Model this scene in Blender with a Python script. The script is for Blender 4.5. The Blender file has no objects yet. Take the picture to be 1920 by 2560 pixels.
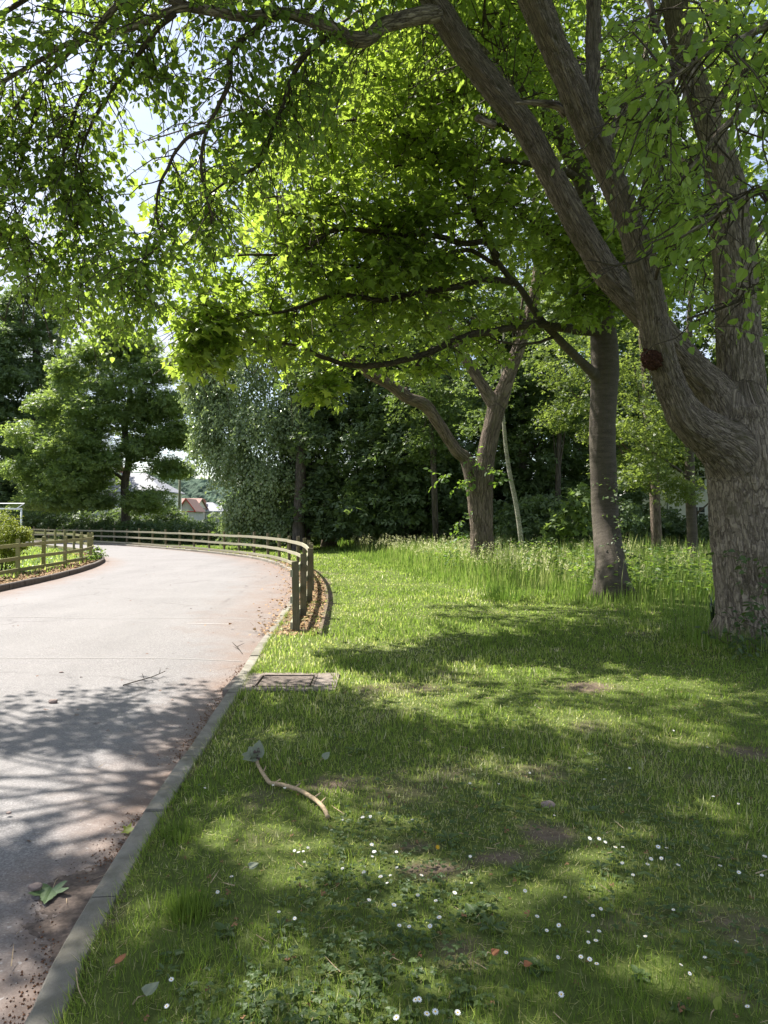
import bpy, bmesh, math, random
import numpy as np
from mathutils import Matrix, Vector

rng = np.random.default_rng(11)
random.seed(5)
SC = bpy.context.scene
COL = SC.collection
R = math.radians

# ------------------------------------------------------------------ camera
CAM_H, FPX = 1.65, 1775.0
PITCH = math.atan(20.0 / FPX)
cam = bpy.data.cameras.new('camera')
cam.sensor_fit = 'HORIZONTAL'
cam.sensor_width = 36.0
cam.lens = FPX / 1920.0 * 36.0
cam.clip_start = 0.05
cam.clip_end = 6000
cam_o = bpy.data.objects.new('camera', cam)
COL.objects.link(cam_o)
cam_o.location = (0, 0, CAM_H)
cam_o.rotation_euler = (math.pi / 2 + PITCH, 0, 0)
SC.camera = cam_o

# ------------------------------------------------------------------ light
SUNV = np.array([-0.57, 0.43, 0.94]); SUNV = SUNV / np.linalg.norm(SUNV)
SUN_EL = math.asin(SUNV[2]); SUN_AZ = math.atan2(SUNV[0], SUNV[1])
sun = bpy.data.lights.new('sun', 'SUN')
sun.energy = 5.0
sun.angle = R(0.53)
sun.color = (1.0, 0.955, 0.88)
sun_o = bpy.data.objects.new('sun', sun)
COL.objects.link(sun_o)
sun_o.rotation_euler = Vector(SUNV).to_track_quat('Z', 'Y').to_euler()
sun_o.location = (-20, 15, 33)

world = bpy.data.worlds.new('World')
SC.world = world
world.use_nodes = True
wn = world.node_tree
wn.nodes.clear()
def wnode(t, **k):
    n = wn.nodes.new(t)
    for a, b in k.items(): setattr(n, a, b)
    return n
sky = wnode('ShaderNodeTexSky', sky_type='NISHITA', sun_disc=False, sun_elevation=SUN_EL, sun_rotation=SUN_AZ,
            altitude=50.0, air_density=1.0, dust_density=1.6, ozone_density=1.0)
tc = wnode('ShaderNodeTexCoord')
mp = wnode('ShaderNodeMapping'); mp.inputs['Scale'].default_value = (1.0, 1.0, 2.2); mp.inputs['Location'].default_value = (0.35, 0.1, 0.2)
no = wnode('ShaderNodeTexNoise'); no.inputs['Scale'].default_value = 2.3; no.inputs['Detail'].default_value = 9.0; no.inputs['Roughness'].default_value = 0.58
rp = wnode('ShaderNodeValToRGB'); rp.color_ramp.elements[0].position = 0.42; rp.color_ramp.elements[1].position = 0.62
mx = wnode('ShaderNodeMix', data_type='RGBA')
mx.inputs['B'].default_value = (4.5, 4.8, 5.5, 1)
bg = wnode('ShaderNodeBackground'); bg.inputs['Strength'].default_value = 0.085
wo = wnode('ShaderNodeOutputWorld')
L = wn.links.new
L(tc.outputs['Generated'], mp.inputs['Vector']); L(mp.outputs[0], no.inputs['Vector']); L(no.outputs[0], rp.inputs[0])
L(rp.outputs[0], mx.inputs['Factor']); L(sky.outputs[0], mx.inputs['A']); L(mx.outputs['Result'], bg.inputs['Color']); L(bg.outputs[0], wo.inputs['Surface'])

SC.view_settings.view_transform = 'Standard'
SC.view_settings.look = 'None'
SC.view_settings.gamma = 1.0
SC.view_settings.use_curve_mapping = False
SC.view_settings.exposure = 1.42
SC.cycles.max_bounces = 5
SC.cycles.diffuse_bounces = 3
SC.cycles.transmission_bounces = 4
SC.cycles.glossy_bounces = 2
SC.cycles.caustics_reflective = False
SC.cycles.caustics_refractive = False
SC.cycles.sample_clamp_indirect = 6.0
SC.cycles.use_denoising = True

# ------------------------------------------------------------------ geometry helpers
CP, SP = math.cos(PITCH), math.sin(PITCH)
def at(u, v, D):                     # the point seen at photo pixel (u, v), D metres ahead
    a = (u - 960.0) / FPX; b = (1280.0 - v) / FPX
    k = D / (CP - b * SP)
    return np.array([a * k, D, CAM_H + (SP + b * CP) * k])
def gnd(u, v, z=0.0):                # where the ray of a pixel meets the ground
    a = (u - 960.0) / FPX; b = (1280.0 - v) / FPX
    k = (z - CAM_H) / (SP + b * CP)
    return np.array([a * k, (CP - b * SP) * k, z])
def proj(P):                         # world -> photo pixel
    P = np.asarray(P, float)
    x = P[..., 0]; y = P[..., 1]; z = P[..., 2] - CAM_H
    fwd = np.maximum(y * CP + z * SP, 1e-3); up = z * CP - y * SP
    return 960 + FPX * x / fwd, 1280 - FPX * up / fwd
def nrm(v):
    return v / np.maximum(np.linalg.norm(v, axis=-1, keepdims=True), 1e-9)
def crv(pts, n):                     # Catmull-Rom through rows of any width
    P = np.asarray(pts, float)
    if len(P) == 2:
        t = np.linspace(0, 1, n)[:, None]; return P[0] * (1 - t) + P[1] * t
    Q = np.vstack([2 * P[0] - P[1], P, 2 * P[-1] - P[-2]])
    seg = np.linalg.norm(np.diff(P[:, :min(3, P.shape[1])], axis=0), axis=1); s = np.concatenate([[0], np.cumsum(seg)])
    t = np.linspace(0, s[-1], n)
    i = np.clip(np.searchsorted(s, t, side='right') - 1, 0, len(P) - 2)
    f = ((t - s[i]) / np.maximum(seg[i], 1e-9))[:, None]
    p0, p1, p2, p3 = Q[i], Q[i + 1], Q[i + 2], Q[i + 3]
    return 0.5 * (2 * p1 + (p2 - p0) * f + (2 * p0 - 5 * p1 + 4 * p2 - p3) * f ** 2 + (3 * p1 - p0 - 3 * p2 + p3) * f ** 3)
def _h(i, j, k):
    n = (i * 374761393 + j * 668265263 + k * 2147483647) & 0xFFFFFFFF
    n = ((n ^ (n >> 13)) * 1274126177) & 0xFFFFFFFF
    n = (n ^ (n >> 16)) & 0xFFFFFF
    return n / float(0xFFFFFF)
def vn(P):                           # smooth value noise 0..1
    P = np.asarray(P, float)
    if P.shape[-1] == 2: P = np.concatenate([P, np.zeros(P.shape[:-1] + (1,))], -1)
    f = np.floor(P); i = f.astype(np.int64); t = P - f; t = t * t * (3 - 2 * t)
    o = 0
    for a in (0, 1):
        wa = t[..., 0] if a else 1 - t[..., 0]
        for b in (0, 1):
            wb = t[..., 1] if b else 1 - t[..., 1]
            for c in (0, 1):
                wc = t[..., 2] if c else 1 - t[..., 2]
                o = o + wa * wb * wc * _h(i[..., 0] + a, i[..., 1] + b, i[..., 2] + c)
    return o
def fbm(P, oct=3):
    o, a, s = 0, 1.0, 0
    P = np.asarray(P, float)
    for k in range(oct):
        o = o + a * vn(P * 2 ** k + 17.3 * k); s += a; a *= 0.5
    return o / s
def sm(x, a, b):
    t = np.clip((x - a) / (b - a), 0, 1); return t * t * (3 - 2 * t)

def mesh_np(name, V, loops, tot, attrs=None, smooth=False):
    m = bpy.data.meshes.new(name)
    V = np.ascontiguousarray(V, np.float32); loops = np.ascontiguousarray(loops, np.int32); tot = np.ascontiguousarray(tot, np.int32)
    m.vertices.add(len(V)); m.vertices.foreach_set('co', V.ravel())
    m.loops.add(len(loops)); m.loops.foreach_set('vertex_index', loops)
    st = np.concatenate([[0], np.cumsum(tot)[:-1]]).astype(np.int32)
    m.polygons.add(len(tot)); m.polygons.foreach_set('loop_start', st); m.polygons.foreach_set('loop_total', tot)
    m.polygons.foreach_set('use_smooth', np.full(len(tot), smooth))
    for k, a in (attrs or {}).items():
        a = np.ascontiguousarray(a, np.float32)
        if a.ndim == 2:
            at_ = m.attributes.new(k, 'FLOAT_VECTOR', 'POINT'); at_.data.foreach_set('vector', a.ravel())
        else:
            at_ = m.attributes.new(k, 'FLOAT', 'POINT'); at_.data.foreach_set('value', a)
    m.update(calc_edges=True)
    return m
def link(name, data, mat=None, parent=None, kind=None, label=None, cat=None, group=None):
    o = bpy.data.objects.new(name, data); COL.objects.link(o)
    if mat is not None and data is not None and len(data.materials) == 0: data.materials.append(mat)
    if parent is not None: o.parent = parent
    if kind: o['kind'] = kind
    if label: o['label'] = label
    if cat: o['category'] = cat
    if group: o['group'] = group
    return o
def thing(name, loc, label, cat, group=None, kind=None):
    o = link(name, None, None, None, kind, label, cat, group)
    o.location = loc
    o.empty_display_size = 0.2
    return o
def child(name, data, mat, root, kind=None, label=None):      # data in world coordinates, parented to a root placed at its base
    o = link(name, data, mat, root, kind, label)
    o.matrix_parent_inverse = Matrix.Translation(root.location).inverted()
    return o

class Acc:                            # collects polygons for one mesh
    def __init__(s): s.V, s.L, s.T, s.n, s.A = [], [], [], 0, {}
    def add(s, V, faces, **attrs):
        V = np.asarray(V, float).reshape(-1, 3)
        for f in faces: s.L.extend([i + s.n for i in f]); s.T.append(len(f))
        s.V.append(V); s.n += len(V)
        for k, a in attrs.items(): s.A.setdefault(k, []).append(np.broadcast_to(a, (len(V),) + np.shape(a)[1:] if np.ndim(a) > 1 else (len(V),)))
        return s
    def box(s, c, d, rz=0.0, taper=1.0):
        x, y, z = np.array(d) / 2.0
        v = np.array([[a * x * (taper if e > 0 else 1), b * y * (taper if e > 0 else 1), e * z] for e in (-1, 1) for a, b in ((-1, -1), (1, -1), (1, 1), (-1, 1))])
        co, si = math.cos(rz), math.sin(rz)
        v = np.stack([v[:, 0] * co - v[:, 1] * si, v[:, 0] * si + v[:, 1] * co, v[:, 2]], 1) + np.array(c)
        return s.add(v, [(3, 2, 1, 0), (4, 5, 6, 7), (0, 1, 5, 4), (1, 2, 6, 5), (2, 3, 7, 6), (3, 0, 4, 7)])
    def mesh(s, name, smooth=False):
        return mesh_np(name, np.vstack(s.V), s.L, s.T, {k: np.concatenate(a) for k, a in s.A.items()}, smooth)

def frames(P):                        # parallel-transported frames along a polyline
    T = nrm(np.gradient(P, axis=0))
    n = np.cross(T[0], [0.31, 0.87, 0.13]); n = n / np.linalg.norm(n)
    N = [n]
    for t in T[1:]:
        n = n - t * np.dot(n, t); n = n / np.linalg.norm(n); N.append(n)
    N = np.array(N); return T, N, np.cross(T, N)
def tube(P, r, sides=10, cap=True, rough=0.0):
    P = np.asarray(P, float); r = np.broadcast_to(r, (len(P),)).astype(float)
    T, N, B = frames(P)
    a = np.linspace(0, 2 * math.pi, sides, endpoint=False)
    dirs = N[:, None, :] * np.cos(a)[None, :, None] + B[:, None, :] * np.sin(a)[None, :, None]
    rr = r[:, None] * (1 + rough * (rng.random((len(P), sides)) - 0.5))
    V = (P[:, None, :] + dirs * rr[..., None]).reshape(-1, 3)
    Ls = np.concatenate([[0], np.cumsum(np.linalg.norm(np.diff(P, axis=0), axis=1))])
    bc = np.stack([(rr * np.cos(a)).ravel(), (rr * np.sin(a)).ravel(), np.repeat(Ls, sides)], 1)
    i = np.arange(len(P) - 1)[:, None] * sides; j = np.arange(sides)[None, :]; j2 = (j + 1) % sides
    F = np.stack([i + j, i + j2, i + sides + j2, i + sides + j], -1).reshape(-1, 4)
    faces = F.tolist()
    if cap: faces += [list(range(sides))[::-1], [(len(P) - 1) * sides + k for k in range(sides)]]
    return V, faces, bc
def tube_mesh(name, runs, sides=10, smooth=True):
    A = Acc()
    for P, r in runs:
        V, F, bc = tube(P, r, sides); A.add(V, F, barkco=bc)
    return A.mesh(name, smooth)
def thin_tubes(P, r0, r1, sides=3):   # many polylines at once: P (N, m, 3)
    N, m, _ = P.shape
    T = nrm(np.gradient(P, axis=1))
    ref = np.zeros_like(T); ref[..., 0] = 0.35; ref[..., 1] = 0.2; ref[..., 2] = 0.91
    A = nrm(np.cross(T, ref)); B = np.cross(T, A)
    a = np.linspace(0, 2 * math.pi, sides, endpoint=False)
    rad = (np.asarray(r0)[:, None] * np.linspace(1, 0, m)[None] + np.asarray(r1)[:, None] * np.linspace(0, 1, m)[None])
    V = P[:, :, None, :] + (A[:, :, None, :] * np.cos(a)[None, None, :, None] + B[:, :, None, :] * np.sin(a)[None, None, :, None]) * rad[:, :, None, None]
    V = V.reshape(-1, 3)
    base = (np.arange(N) * m * sides)[:, None, None]; i = (np.arange(m - 1) * sides)[None, :, None]; j = np.arange(sides)[None, None, :]; j2 = (j + 1) % sides
    F = np.stack([base + i + j, base + i + j2, base + i + sides + j2, base + i + sides + j], -1).reshape(-1, 4)
    return V, F.ravel(), np.full(len(F), 4)

# leaf outlines: x across, y along, z fold
def half_leaf(half, fold=0.12):
    right = [(x, y, fold * abs(x)) for x, y in half[1:-1]]
    left = [(-x, y, fold * abs(x)) for x, y in half[1:-1]]
    V = [(half[0][0], half[0][1], 0), (half[-1][0], half[-1][1], -0.06)] + right + left
    n = len(right)
    return np.array(V, float), [[0] + [2 + i for i in range(n)] + [1], [1] + [2 + n + i for i in range(n)][::-1] + [0]]
LIME4 = half_leaf([(0, 0.0), (0.42, 0.2), (0.33, 0.68), (0, 1.1)], 0.18)
LIME = half_leaf([(0, 0.03), (0.34, 0.04), (0.43, 0.36), (0.26, 0.76), (0, 1.08)], 0.16)
MAPLE = half_leaf([(0, 0.06), (0.44, -0.08), (0.34, 0.2), (0.66, 0.56), (0.27, 0.58), (0, 1.1)], 0.14)
MAPLE_BIG = half_leaf([(0, 0.06), (0.12, -0.06), (0.24, -0.12), (0.36, -0.12), (0.5, -0.03), (0.44, 0.04), (0.4, 0.12), (0.33, 0.2), (0.42, 0.27), (0.52, 0.36), (0.6, 0.4), (0.68, 0.56), (0.56, 0.57), (0.46, 0.62), (0.36, 0.55), (0.27, 0.53), (0.27, 0.63), (0.2, 0.74), (0.2, 0.84), (0.1, 0.95), (0, 1.12)], 0.16)
OVAL = half_leaf([(0, 0), (0.3, 0.3), (0.25, 0.7), (0, 1)], 0.2)
TRI3 = (np.array([(0.05, 0.15, 0), (0.72, 0.28, -0.05), (0.5, 0.78, 0.06), (0.22, 1.1, -0.05), (-0.3, 0.92, 0.04), (-0.74, 0.42, -0.04), (-0.3, 0.05, 0.05)], float), [[0, 1, 2], [0, 3, 4], [0, 5, 6]])
DIAM = (np.array([(0, 0, 0), (0.36, 0.42, 0.1), (0, 1, -0.05), (-0.36, 0.5, 0.1)], float), [[0, 1, 2], [0, 2, 3]])
BLADE = (np.array([(-0.5, 0, 0), (0.5, 0, 0), (-0.4, 0.5, 0.07), (0.4, 0.5, 0.07), (0.0, 1.0, 0.3)], float), [[0, 1, 3, 2], [2, 3, 4]])
CLOD = (np.array([(-0.5, -0.4, 0), (0.5, -0.3, 0), (0.1, 0.6, 0), (0.05, 0.0, 0.6)], float), [[0, 1, 3], [1, 2, 3], [2, 0, 3]])

def inst_frame(y, z):
    y = nrm(y); x = nrm(np.cross(y, z)); return x, y, np.cross(x, y)
def inst_mesh(name, tpl, pos, ydir, zdir, sc, tint=None, wid=None, smooth=False):
    T, F = tpl; N = len(pos); k = len(T)
    x, y, z = inst_frame(ydir, zdir)
    sc = np.broadcast_to(sc, (N,)); w = sc if wid is None else np.broadcast_to(wid, (N,))
    V = pos[:, None, :] + x[:, None, :] * (T[None, :, 0] * w[:, None])[..., None] + y[:, None, :] * (T[None, :, 1] * sc[:, None])[..., None] + z[:, None, :] * (T[None, :, 2] * sc[:, None])[..., None]
    lp = np.concatenate([np.array(f) for f in F]); tt = np.array([len(f) for f in F])
    loops = (np.arange(N)[:, None] * k + lp[None, :]).ravel(); tot = np.tile(tt, N)
    at_ = {}
    if tint is not None: at_['tint'] = np.repeat(tint, k)
    return mesh_np(name, V.reshape(-1, 3), loops, tot, at_, smooth)

# ------------------------------------------------------------------ materials
class NG:
    def __init__(s, name):
        s.m = bpy.data.materials.new(name); s.m.use_nodes = True; s.t = s.m.node_tree; s.t.nodes.clear()
        s.out = s.t.nodes.new('ShaderNodeOutputMaterial')
    def n(s, typ, ins=None, **props):
        nd = s.t.nodes.new('ShaderNode' + typ)
        for a, b in props.items(): setattr(nd, a, b)
        for k, v in (ins or {}).items():
            if isinstance(v, bpy.types.NodeSocket): s.t.links.new(v, nd.inputs[k])
            else: nd.inputs[k].default_value = v
        return nd
    def attr(s, name): return s.n('Attribute', attribute_name=name)
    def noise(s, vec, scale, detail=4, rough=0.55): return s.n('TexNoise', {'Vector': vec, 'Scale': scale, 'Detail': detail, 'Roughness': rough}).outputs[0]
    def ramp(s, fac, stops):
        r = s.n('ValToRGB', {0: fac}); e = r.color_ramp.elements
        while len(e) < len(stops): e.new(0.5)
        for el, (p, c) in zip(e, stops):
            el.position = p; el.color = (c[0], c[1], c[2], 1) if np.ndim(c) else (c, c, c, 1)
        return r.outputs[0]
    def mix(s, f, a, b, mode='MIX'):
        nd = s.n('Mix', data_type='RGBA', blend_type=mode)
        for k, v in (('Factor', f), ('A', a), ('B', b)):
            if isinstance(v, bpy.types.NodeSocket): s.t.links.new(v, nd.inputs[k])
            else: nd.inputs[k].default_value = v if k == 'Factor' else (*v, 1)
        return nd.outputs['Result']
    def math(s, op, a, b=0.0): return s.n('Math', {0: a, 1: b}, operation=op).outputs[0]
    def bump(s, h, strength=0.5, dist=0.02, normal=None):
        d = {'Height': h, 'Strength': strength, 'Distance': dist}
        if normal is not None: d['Normal'] = normal
        return s.n('Bump', d).outputs[0]
    def bsdf(s, col, rough=0.8, normal=None, spec=0.3, **k):
        d = {'Base Color': col if isinstance(col, bpy.types.NodeSocket) else (*col, 1), 'Roughness': rough, 'Specular IOR Level': spec}
        if normal is not None: d['Normal'] = normal
        d.update(k)
        return s.n('BsdfPrincipled', d).outputs[0]
    def done(s, sh):
        s.t.links.new(sh, s.out.inputs['Surface']); return s.m
    def geo(s): return s.n('NewGeometry').outputs['Position']

def leaf_mat(name, c0, c1, t0, t1, tmix=0.45, rough=0.5, spec=0.35):
    g = NG(name); a = g.attr('tint').outputs['Fac']
    base = g.ramp(a, [(0, c0), (1, c1)]); tr = g.ramp(a, [(0, t0), (1, t1)])
    p = g.bsdf(base, rough, spec=spec)
    t = g.n('BsdfTranslucent', {'Color': tr}).outputs[0]
    return g.done(g.n('MixShader', {0: tmix, 1: p, 2: t}).outputs[0])
M = {}
M['lime_leaf'] = leaf_mat('lime_leaf', (0.068, 0.118, 0.028), (0.13, 0.195, 0.05), (0.32, 0.49, 0.05), (0.50, 0.66, 0.09), 0.48, 0.42)
M['maple_leaf'] = leaf_mat('sycamore_leaf', (0.062, 0.105, 0.024), (0.13, 0.185, 0.044), (0.33, 0.48, 0.045), (0.53, 0.68, 0.085), 0.5, 0.45)
M['far_leaf'] = leaf_mat('far_leaf', (0.05, 0.085, 0.03), (0.11, 0.155, 0.055), (0.12, 0.2, 0.03), (0.26, 0.36, 0.06), 0.36, 0.5)
M['field_leaf'] = leaf_mat('field_leaf', (0.085, 0.135, 0.05), (0.18, 0.24, 0.09), (0.24, 0.36, 0.06), (0.44, 0.56, 0.11), 0.42, 0.5)
M['wood_leaf'] = leaf_mat('wood_leaf', (0.055, 0.085, 0.025), (0.12, 0.155, 0.05), (0.2, 0.29, 0.04), (0.38, 0.48, 0.08), 0.42, 0.45)
M['dark_leaf'] = leaf_mat('dark_leaf', (0.055, 0.088, 0.038), (0.13, 0.18, 0.075), (0.15, 0.23, 0.045), (0.28, 0.4, 0.085), 0.36, 0.5, 0.4)
M['silver_leaf'] = leaf_mat('silver_leaf', (0.105, 0.155, 0.065), (0.30, 0.37, 0.18), (0.2, 0.29, 0.08), (0.4, 0.5, 0.15), 0.36, 0.36, 0.6)
M['pale_leaf'] = leaf_mat('pale_leaf', (0.06, 0.10, 0.03), (0.14, 0.2, 0.06), (0.16, 0.26, 0.04), (0.32, 0.42, 0.08), 0.38, 0.5)
M['golden_leaf'] = leaf_mat('golden_leaf', (0.12, 0.16, 0.02), (0.3, 0.34, 0.05), (0.25, 0.34, 0.03), (0.5, 0.52, 0.08), 0.35, 0.5)
M['hedge_leaf'] = leaf_mat('hedge_leaf', (0.03, 0.06, 0.02), (0.09, 0.14, 0.05), (0.07, 0.13, 0.02), (0.18, 0.26, 0.05), 0.3, 0.5)
M['nettle_leaf'] = leaf_mat('undergrowth_leaf', (0.05, 0.10, 0.02), (0.11, 0.18, 0.04), (0.18, 0.32, 0.03), (0.34, 0.48, 0.06), 0.42, 0.5)
M['weed_leaf'] = leaf_mat('lawn_weed_leaf', (0.045, 0.08, 0.025), (0.095, 0.14, 0.045), (0.1, 0.16, 0.02), (0.2, 0.28, 0.04), 0.28, 0.5)
def grass_mat(name, stops, tmul=1.6, tmix=0.38):
    g = NG(name); a = g.attr('tint').outputs['Fac']
    b = g.ramp(a, stops); t = g.ramp(a, [(p, tuple(min(0.8, x * tmul) for x in c)) for p, c in stops])
    return g.done(g.n('MixShader', {0: tmix, 1: g.bsdf(b, 0.5, spec=0.3), 2: g.n('BsdfTranslucent', {'Color': t}).outputs[0]}).outputs[0])
M['grass'] = grass_mat('lawn_grass', [(0, (0.062, 0.1, 0.016)), (0.6, (0.155, 0.215, 0.034)), (0.85, (0.27, 0.28, 0.08)), (1, (0.44, 0.36, 0.2))], 2.5, 0.54)
M['meadow'] = grass_mat('meadow_grass', [(0, (0.08, 0.14, 0.02)), (0.5, (0.17, 0.26, 0.04)), (0.78, (0.31, 0.34, 0.11)), (1, (0.60, 0.52, 0.31))], 1.6, 0.45)

def bark_mat(name, dark, light, scale=22.0, stretch=0.16, strength=0.9, dist=0.02, moss=None):
    g = NG(name); bc = g.attr('barkco').outputs['Vector']
    mp = g.n('Mapping', {'Vector': bc, 'Scale': (1, 1, stretch)}).outputs[0]
    def ridged(sc_, lo, hi):
        n_ = g.noise(mp, sc_, 3, 0.5)
        return g.ramp(g.math('ABSOLUTE', g.math('SUBTRACT', n_, 0.5)), [(lo, 0.0), (hi, 1.0)])
    rid = g.math('MULTIPLY', ridged(scale * 0.5, 0.0, 0.075), g.math('ADD', 0.35, g.math('MULTIPLY', ridged(scale * 1.15, 0.0, 0.08), 0.65)))
    fine = g.noise(mp, scale * 5, 6, 0.7)
    big = g.noise(bc, 2.3, 3)
    h = g.math('ADD', rid, g.math('MULTIPLY', fine, 0.7))
    f = g.math('MULTIPLY', g.math('ADD', g.math('MULTIPLY', rid, 0.9), fine), 0.6)
    col = g.ramp(f, [(0.28, dark), (0.78, light)])
    col = g.mix(g.ramp(big, [(0.35, 0.0), (0.7, 0.5)]), col, tuple(0.7 * x for x in light))
    if moss:
        col = g.mix(g.ramp(g.noise(bc, 3.7, 5, 0.7), [(0.52, 0.0), (0.72, 0.75)]), col, moss)
    return g.done(g.bsdf(col, 0.92, g.bump(h, strength, dist), spec=0.15))
M['lime_bark'] = bark_mat('lime_bark', (0.07, 0.052, 0.041), (0.47, 0.385, 0.305), 34, 0.2, 1.0, 0.035, (0.13, 0.12, 0.06))
def smooth_bark(name, dark, light, moss):
    g = NG(name); bc = g.attr('barkco').outputs['Vector']
    band = g.noise(g.n('Mapping', {'Vector': bc, 'Scale': (1.2, 1.2, 5.0)}).outputs[0], 3.2, 5, 0.65)
    st = g.noise(g.n('Mapping', {'Vector': bc, 'Scale': (7, 7, 0.7)}).outputs[0], 3.0, 5, 0.7)
    fine = g.noise(bc, 60, 5, 0.7)
    col = g.ramp(g.math('ADD', g.math('MULTIPLY', band, 0.6), g.math('MULTIPLY', fine, 0.4)), [(0.32, dark), (0.68, light)])
    col = g.mix(g.ramp(st, [(0.5, 0.0), (0.75, 0.6)]), col, moss)
    col = g.mix(g.ramp(g.noise(bc, 9, 4, 0.6), [(0.62, 0.0), (0.72, 0.5)]), col, tuple(min(1, 1.35 * x) for x in light))
    return g.done(g.bsdf(col, 0.85, g.bump(g.math('ADD', g.math('MULTIPLY', band, 1.6), fine), 0.6, 0.012), spec=0.2))
M['beech_bark'] = smooth_bark('smooth_grey_bark', (0.045, 0.037, 0.029), (0.13, 0.108, 0.085), (0.07, 0.066, 0.032))
M['fork_bark'] = bark_mat('furrowed_bark', (0.045, 0.034, 0.025), (0.25, 0.195, 0.15), 20, 0.14, 1.0, 0.035, (0.14, 0.13, 0.07))
M['dark_bark'] = bark_mat('dark_bark', (0.04, 0.034, 0.028), (0.13, 0.11, 0.09), 14, 0.2, 0.7, 0.02)
M['twig'] = bark_mat('twig_bark', (0.035, 0.028, 0.02), (0.10, 0.08, 0.06), 30, 0.4, 0.3, 0.003)
M['birch_bark'] = bark_mat('birch_bark', (0.12, 0.11, 0.08), (0.42, 0.40, 0.32), 16, 1.5, 0.4, 0.01, (0.12, 0.16, 0.05))
M['burl'] = bark_mat('burl_bark', (0.03, 0.012, 0.01), (0.15, 0.07, 0.05), 34, 1.0, 1.0, 0.02)

def mk(name, fn):
    g = NG(name); M[name] = g.done(fn(g)); return M[name]
def _asphalt(g):
    p = g.geo(); e = g.attr('edge').outputs['Fac']
    sp = g.n('TexVoronoi', {'Vector': p, 'Scale': 130.0}).outputs['Color']
    sv = g.n('SeparateColor', {0: sp}).outputs[0]
    fine = g.noise(p, 260, 3, 0.7); mid = g.noise(p, 7, 5, 0.65); big = g.noise(p, 0.55, 4)
    c = g.ramp(sv, [(0.0, (0.11, 0.104, 0.102)), (0.5, (0.178, 0.168, 0.164)), (1.0, (0.30, 0.282, 0.275))])
    c = g.mix(g.ramp(mid, [(0.35, 0.0), (0.75, 0.35)]), c, (0.225, 0.205, 0.197))
    c = g.mix(g.ramp(big, [(0.38, 0.0), (0.68, 0.45)]), c, (0.25, 0.236, 0.23))
    wob = g.math('ADD', e, g.math('MULTIPLY', g.math('SUBTRACT', g.noise(p, 2.2, 6, 0.7), 0.5), 1.1))
    c = g.mix(g.ramp(wob, [(0.0, 0.8), (0.28, 0.4), (0.7, 0.0)]), c, (0.19, 0.128, 0.096))
    wv = g.n('MixRGB', {0: 0.25, 1: p, 2: g.n('TexNoise', {'Vector': p, 'Scale': 1.6, 'Detail': 5.0}).outputs['Color']}).outputs[0]
    ck = g.n('TexVoronoi', {'Vector': wv, 'Scale': 0.42}, feature='DISTANCE_TO_EDGE').outputs['Distance']
    c = g.mix(g.math('MULTIPLY', g.ramp(ck, [(0.0, 1.0), (0.012, 0.0)]), g.ramp(g.noise(p, 0.9, 3), [(0.45, 0.0), (0.6, 0.6)])), c, (0.09, 0.08, 0.075))
    c = g.mix(g.ramp(g.noise(g.n('Mapping', {'Vector': p, 'Scale': (1.0, 0.12, 1.0)}).outputs[0], 1.3, 4, 0.6), [(0.45, 0.0), (0.7, 0.3)]), c, (0.14, 0.132, 0.128))
    c = g.mix(g.ramp(g.noise(p, 38, 2, 0.5), [(0.66, 0.0), (0.72, 0.55)]), c, (0.36, 0.34, 0.33))
    h = g.math('ADD', sv, g.math('MULTIPLY', fine, 0.8))
    return g.bsdf(c, 0.85, g.bump(h, 0.55, 0.004), spec=0.25)
mk('asphalt', _asphalt)
def _lawn(g):
    p = g.geo(); b = g.attr('bare').outputs['Fac']
    n = g.noise(p, 14, 6, 0.7); n2 = g.noise(p, 60, 4, 0.7)
    soil = g.ramp(n2, [(0.25, (0.085, 0.06, 0.042)), (0.75, (0.21, 0.165, 0.12))])
    gr = g.ramp(n, [(0.25, (0.05, 0.07, 0.018)), (0.75, (0.12, 0.15, 0.04))])
    c = g.mix(g.ramp(g.math('ADD', b, g.math('MULTIPLY', g.math('SUBTRACT', n, 0.5), 0.5)), [(0.3, 0.0), (0.65, 1.0)]), gr, soil)
    return g.bsdf(c, 0.95, g.bump(n2, 0.6, 0.02), spec=0.1)
mk('lawn_soil', _lawn)
def _field(g):
    p = g.geo(); n = g.noise(p, 1.3, 6, 0.7); n2 = g.noise(p, 0.05, 4)
    c = g.mix(n2, g.ramp(n, [(0.3, (0.04, 0.07, 0.016)), (0.7, (0.10, 0.14, 0.035))]), (0.07, 0.10, 0.03))
    return g.bsdf(c, 0.95, g.bump(n, 0.5, 0.05), spec=0.1)
mk('field', _field)
def _kerb(g):
    p = g.geo(); n = g.noise(p, 9, 6, 0.7); f = g.noise(p, 170, 3, 0.7)
    c = g.ramp(n, [(0.3, (0.2, 0.185, 0.155)), (0.7, (0.36, 0.335, 0.285))])
    c = g.mix(g.ramp(f, [(0.5, 0.0), (0.75, 0.45)]), c, (0.14, 0.125, 0.10))
    c = g.mix(g.ramp(g.noise(p, 2.6, 5, 0.7), [(0.45, 0.0), (0.66, 0.65)]), c, (0.12, 0.11, 0.07))
    c = g.mix(g.math('MULTIPLY', g.n('ObjectInfo').outputs['Random'], 0.45), c, (0.11, 0.1, 0.08))
    return g.bsdf(c, 0.9, g.bump(g.math('ADD', f, n), 0.6, 0.006), spec=0.2)
mk('kerb_concrete', _kerb)
def _slab(g):
    p = g.geo(); n = g.noise(p, 12, 6, 0.7); f = g.noise(p, 120, 3, 0.7)
    c = g.ramp(n, [(0.3, (0.15, 0.12, 0.10)), (0.7, (0.28, 0.24, 0.205))])
    return g.bsdf(c, 0.92, g.bump(g.math('ADD', n, f), 0.5, 0.006), spec=0.2)
mk('slab_concrete', _slab)
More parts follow.
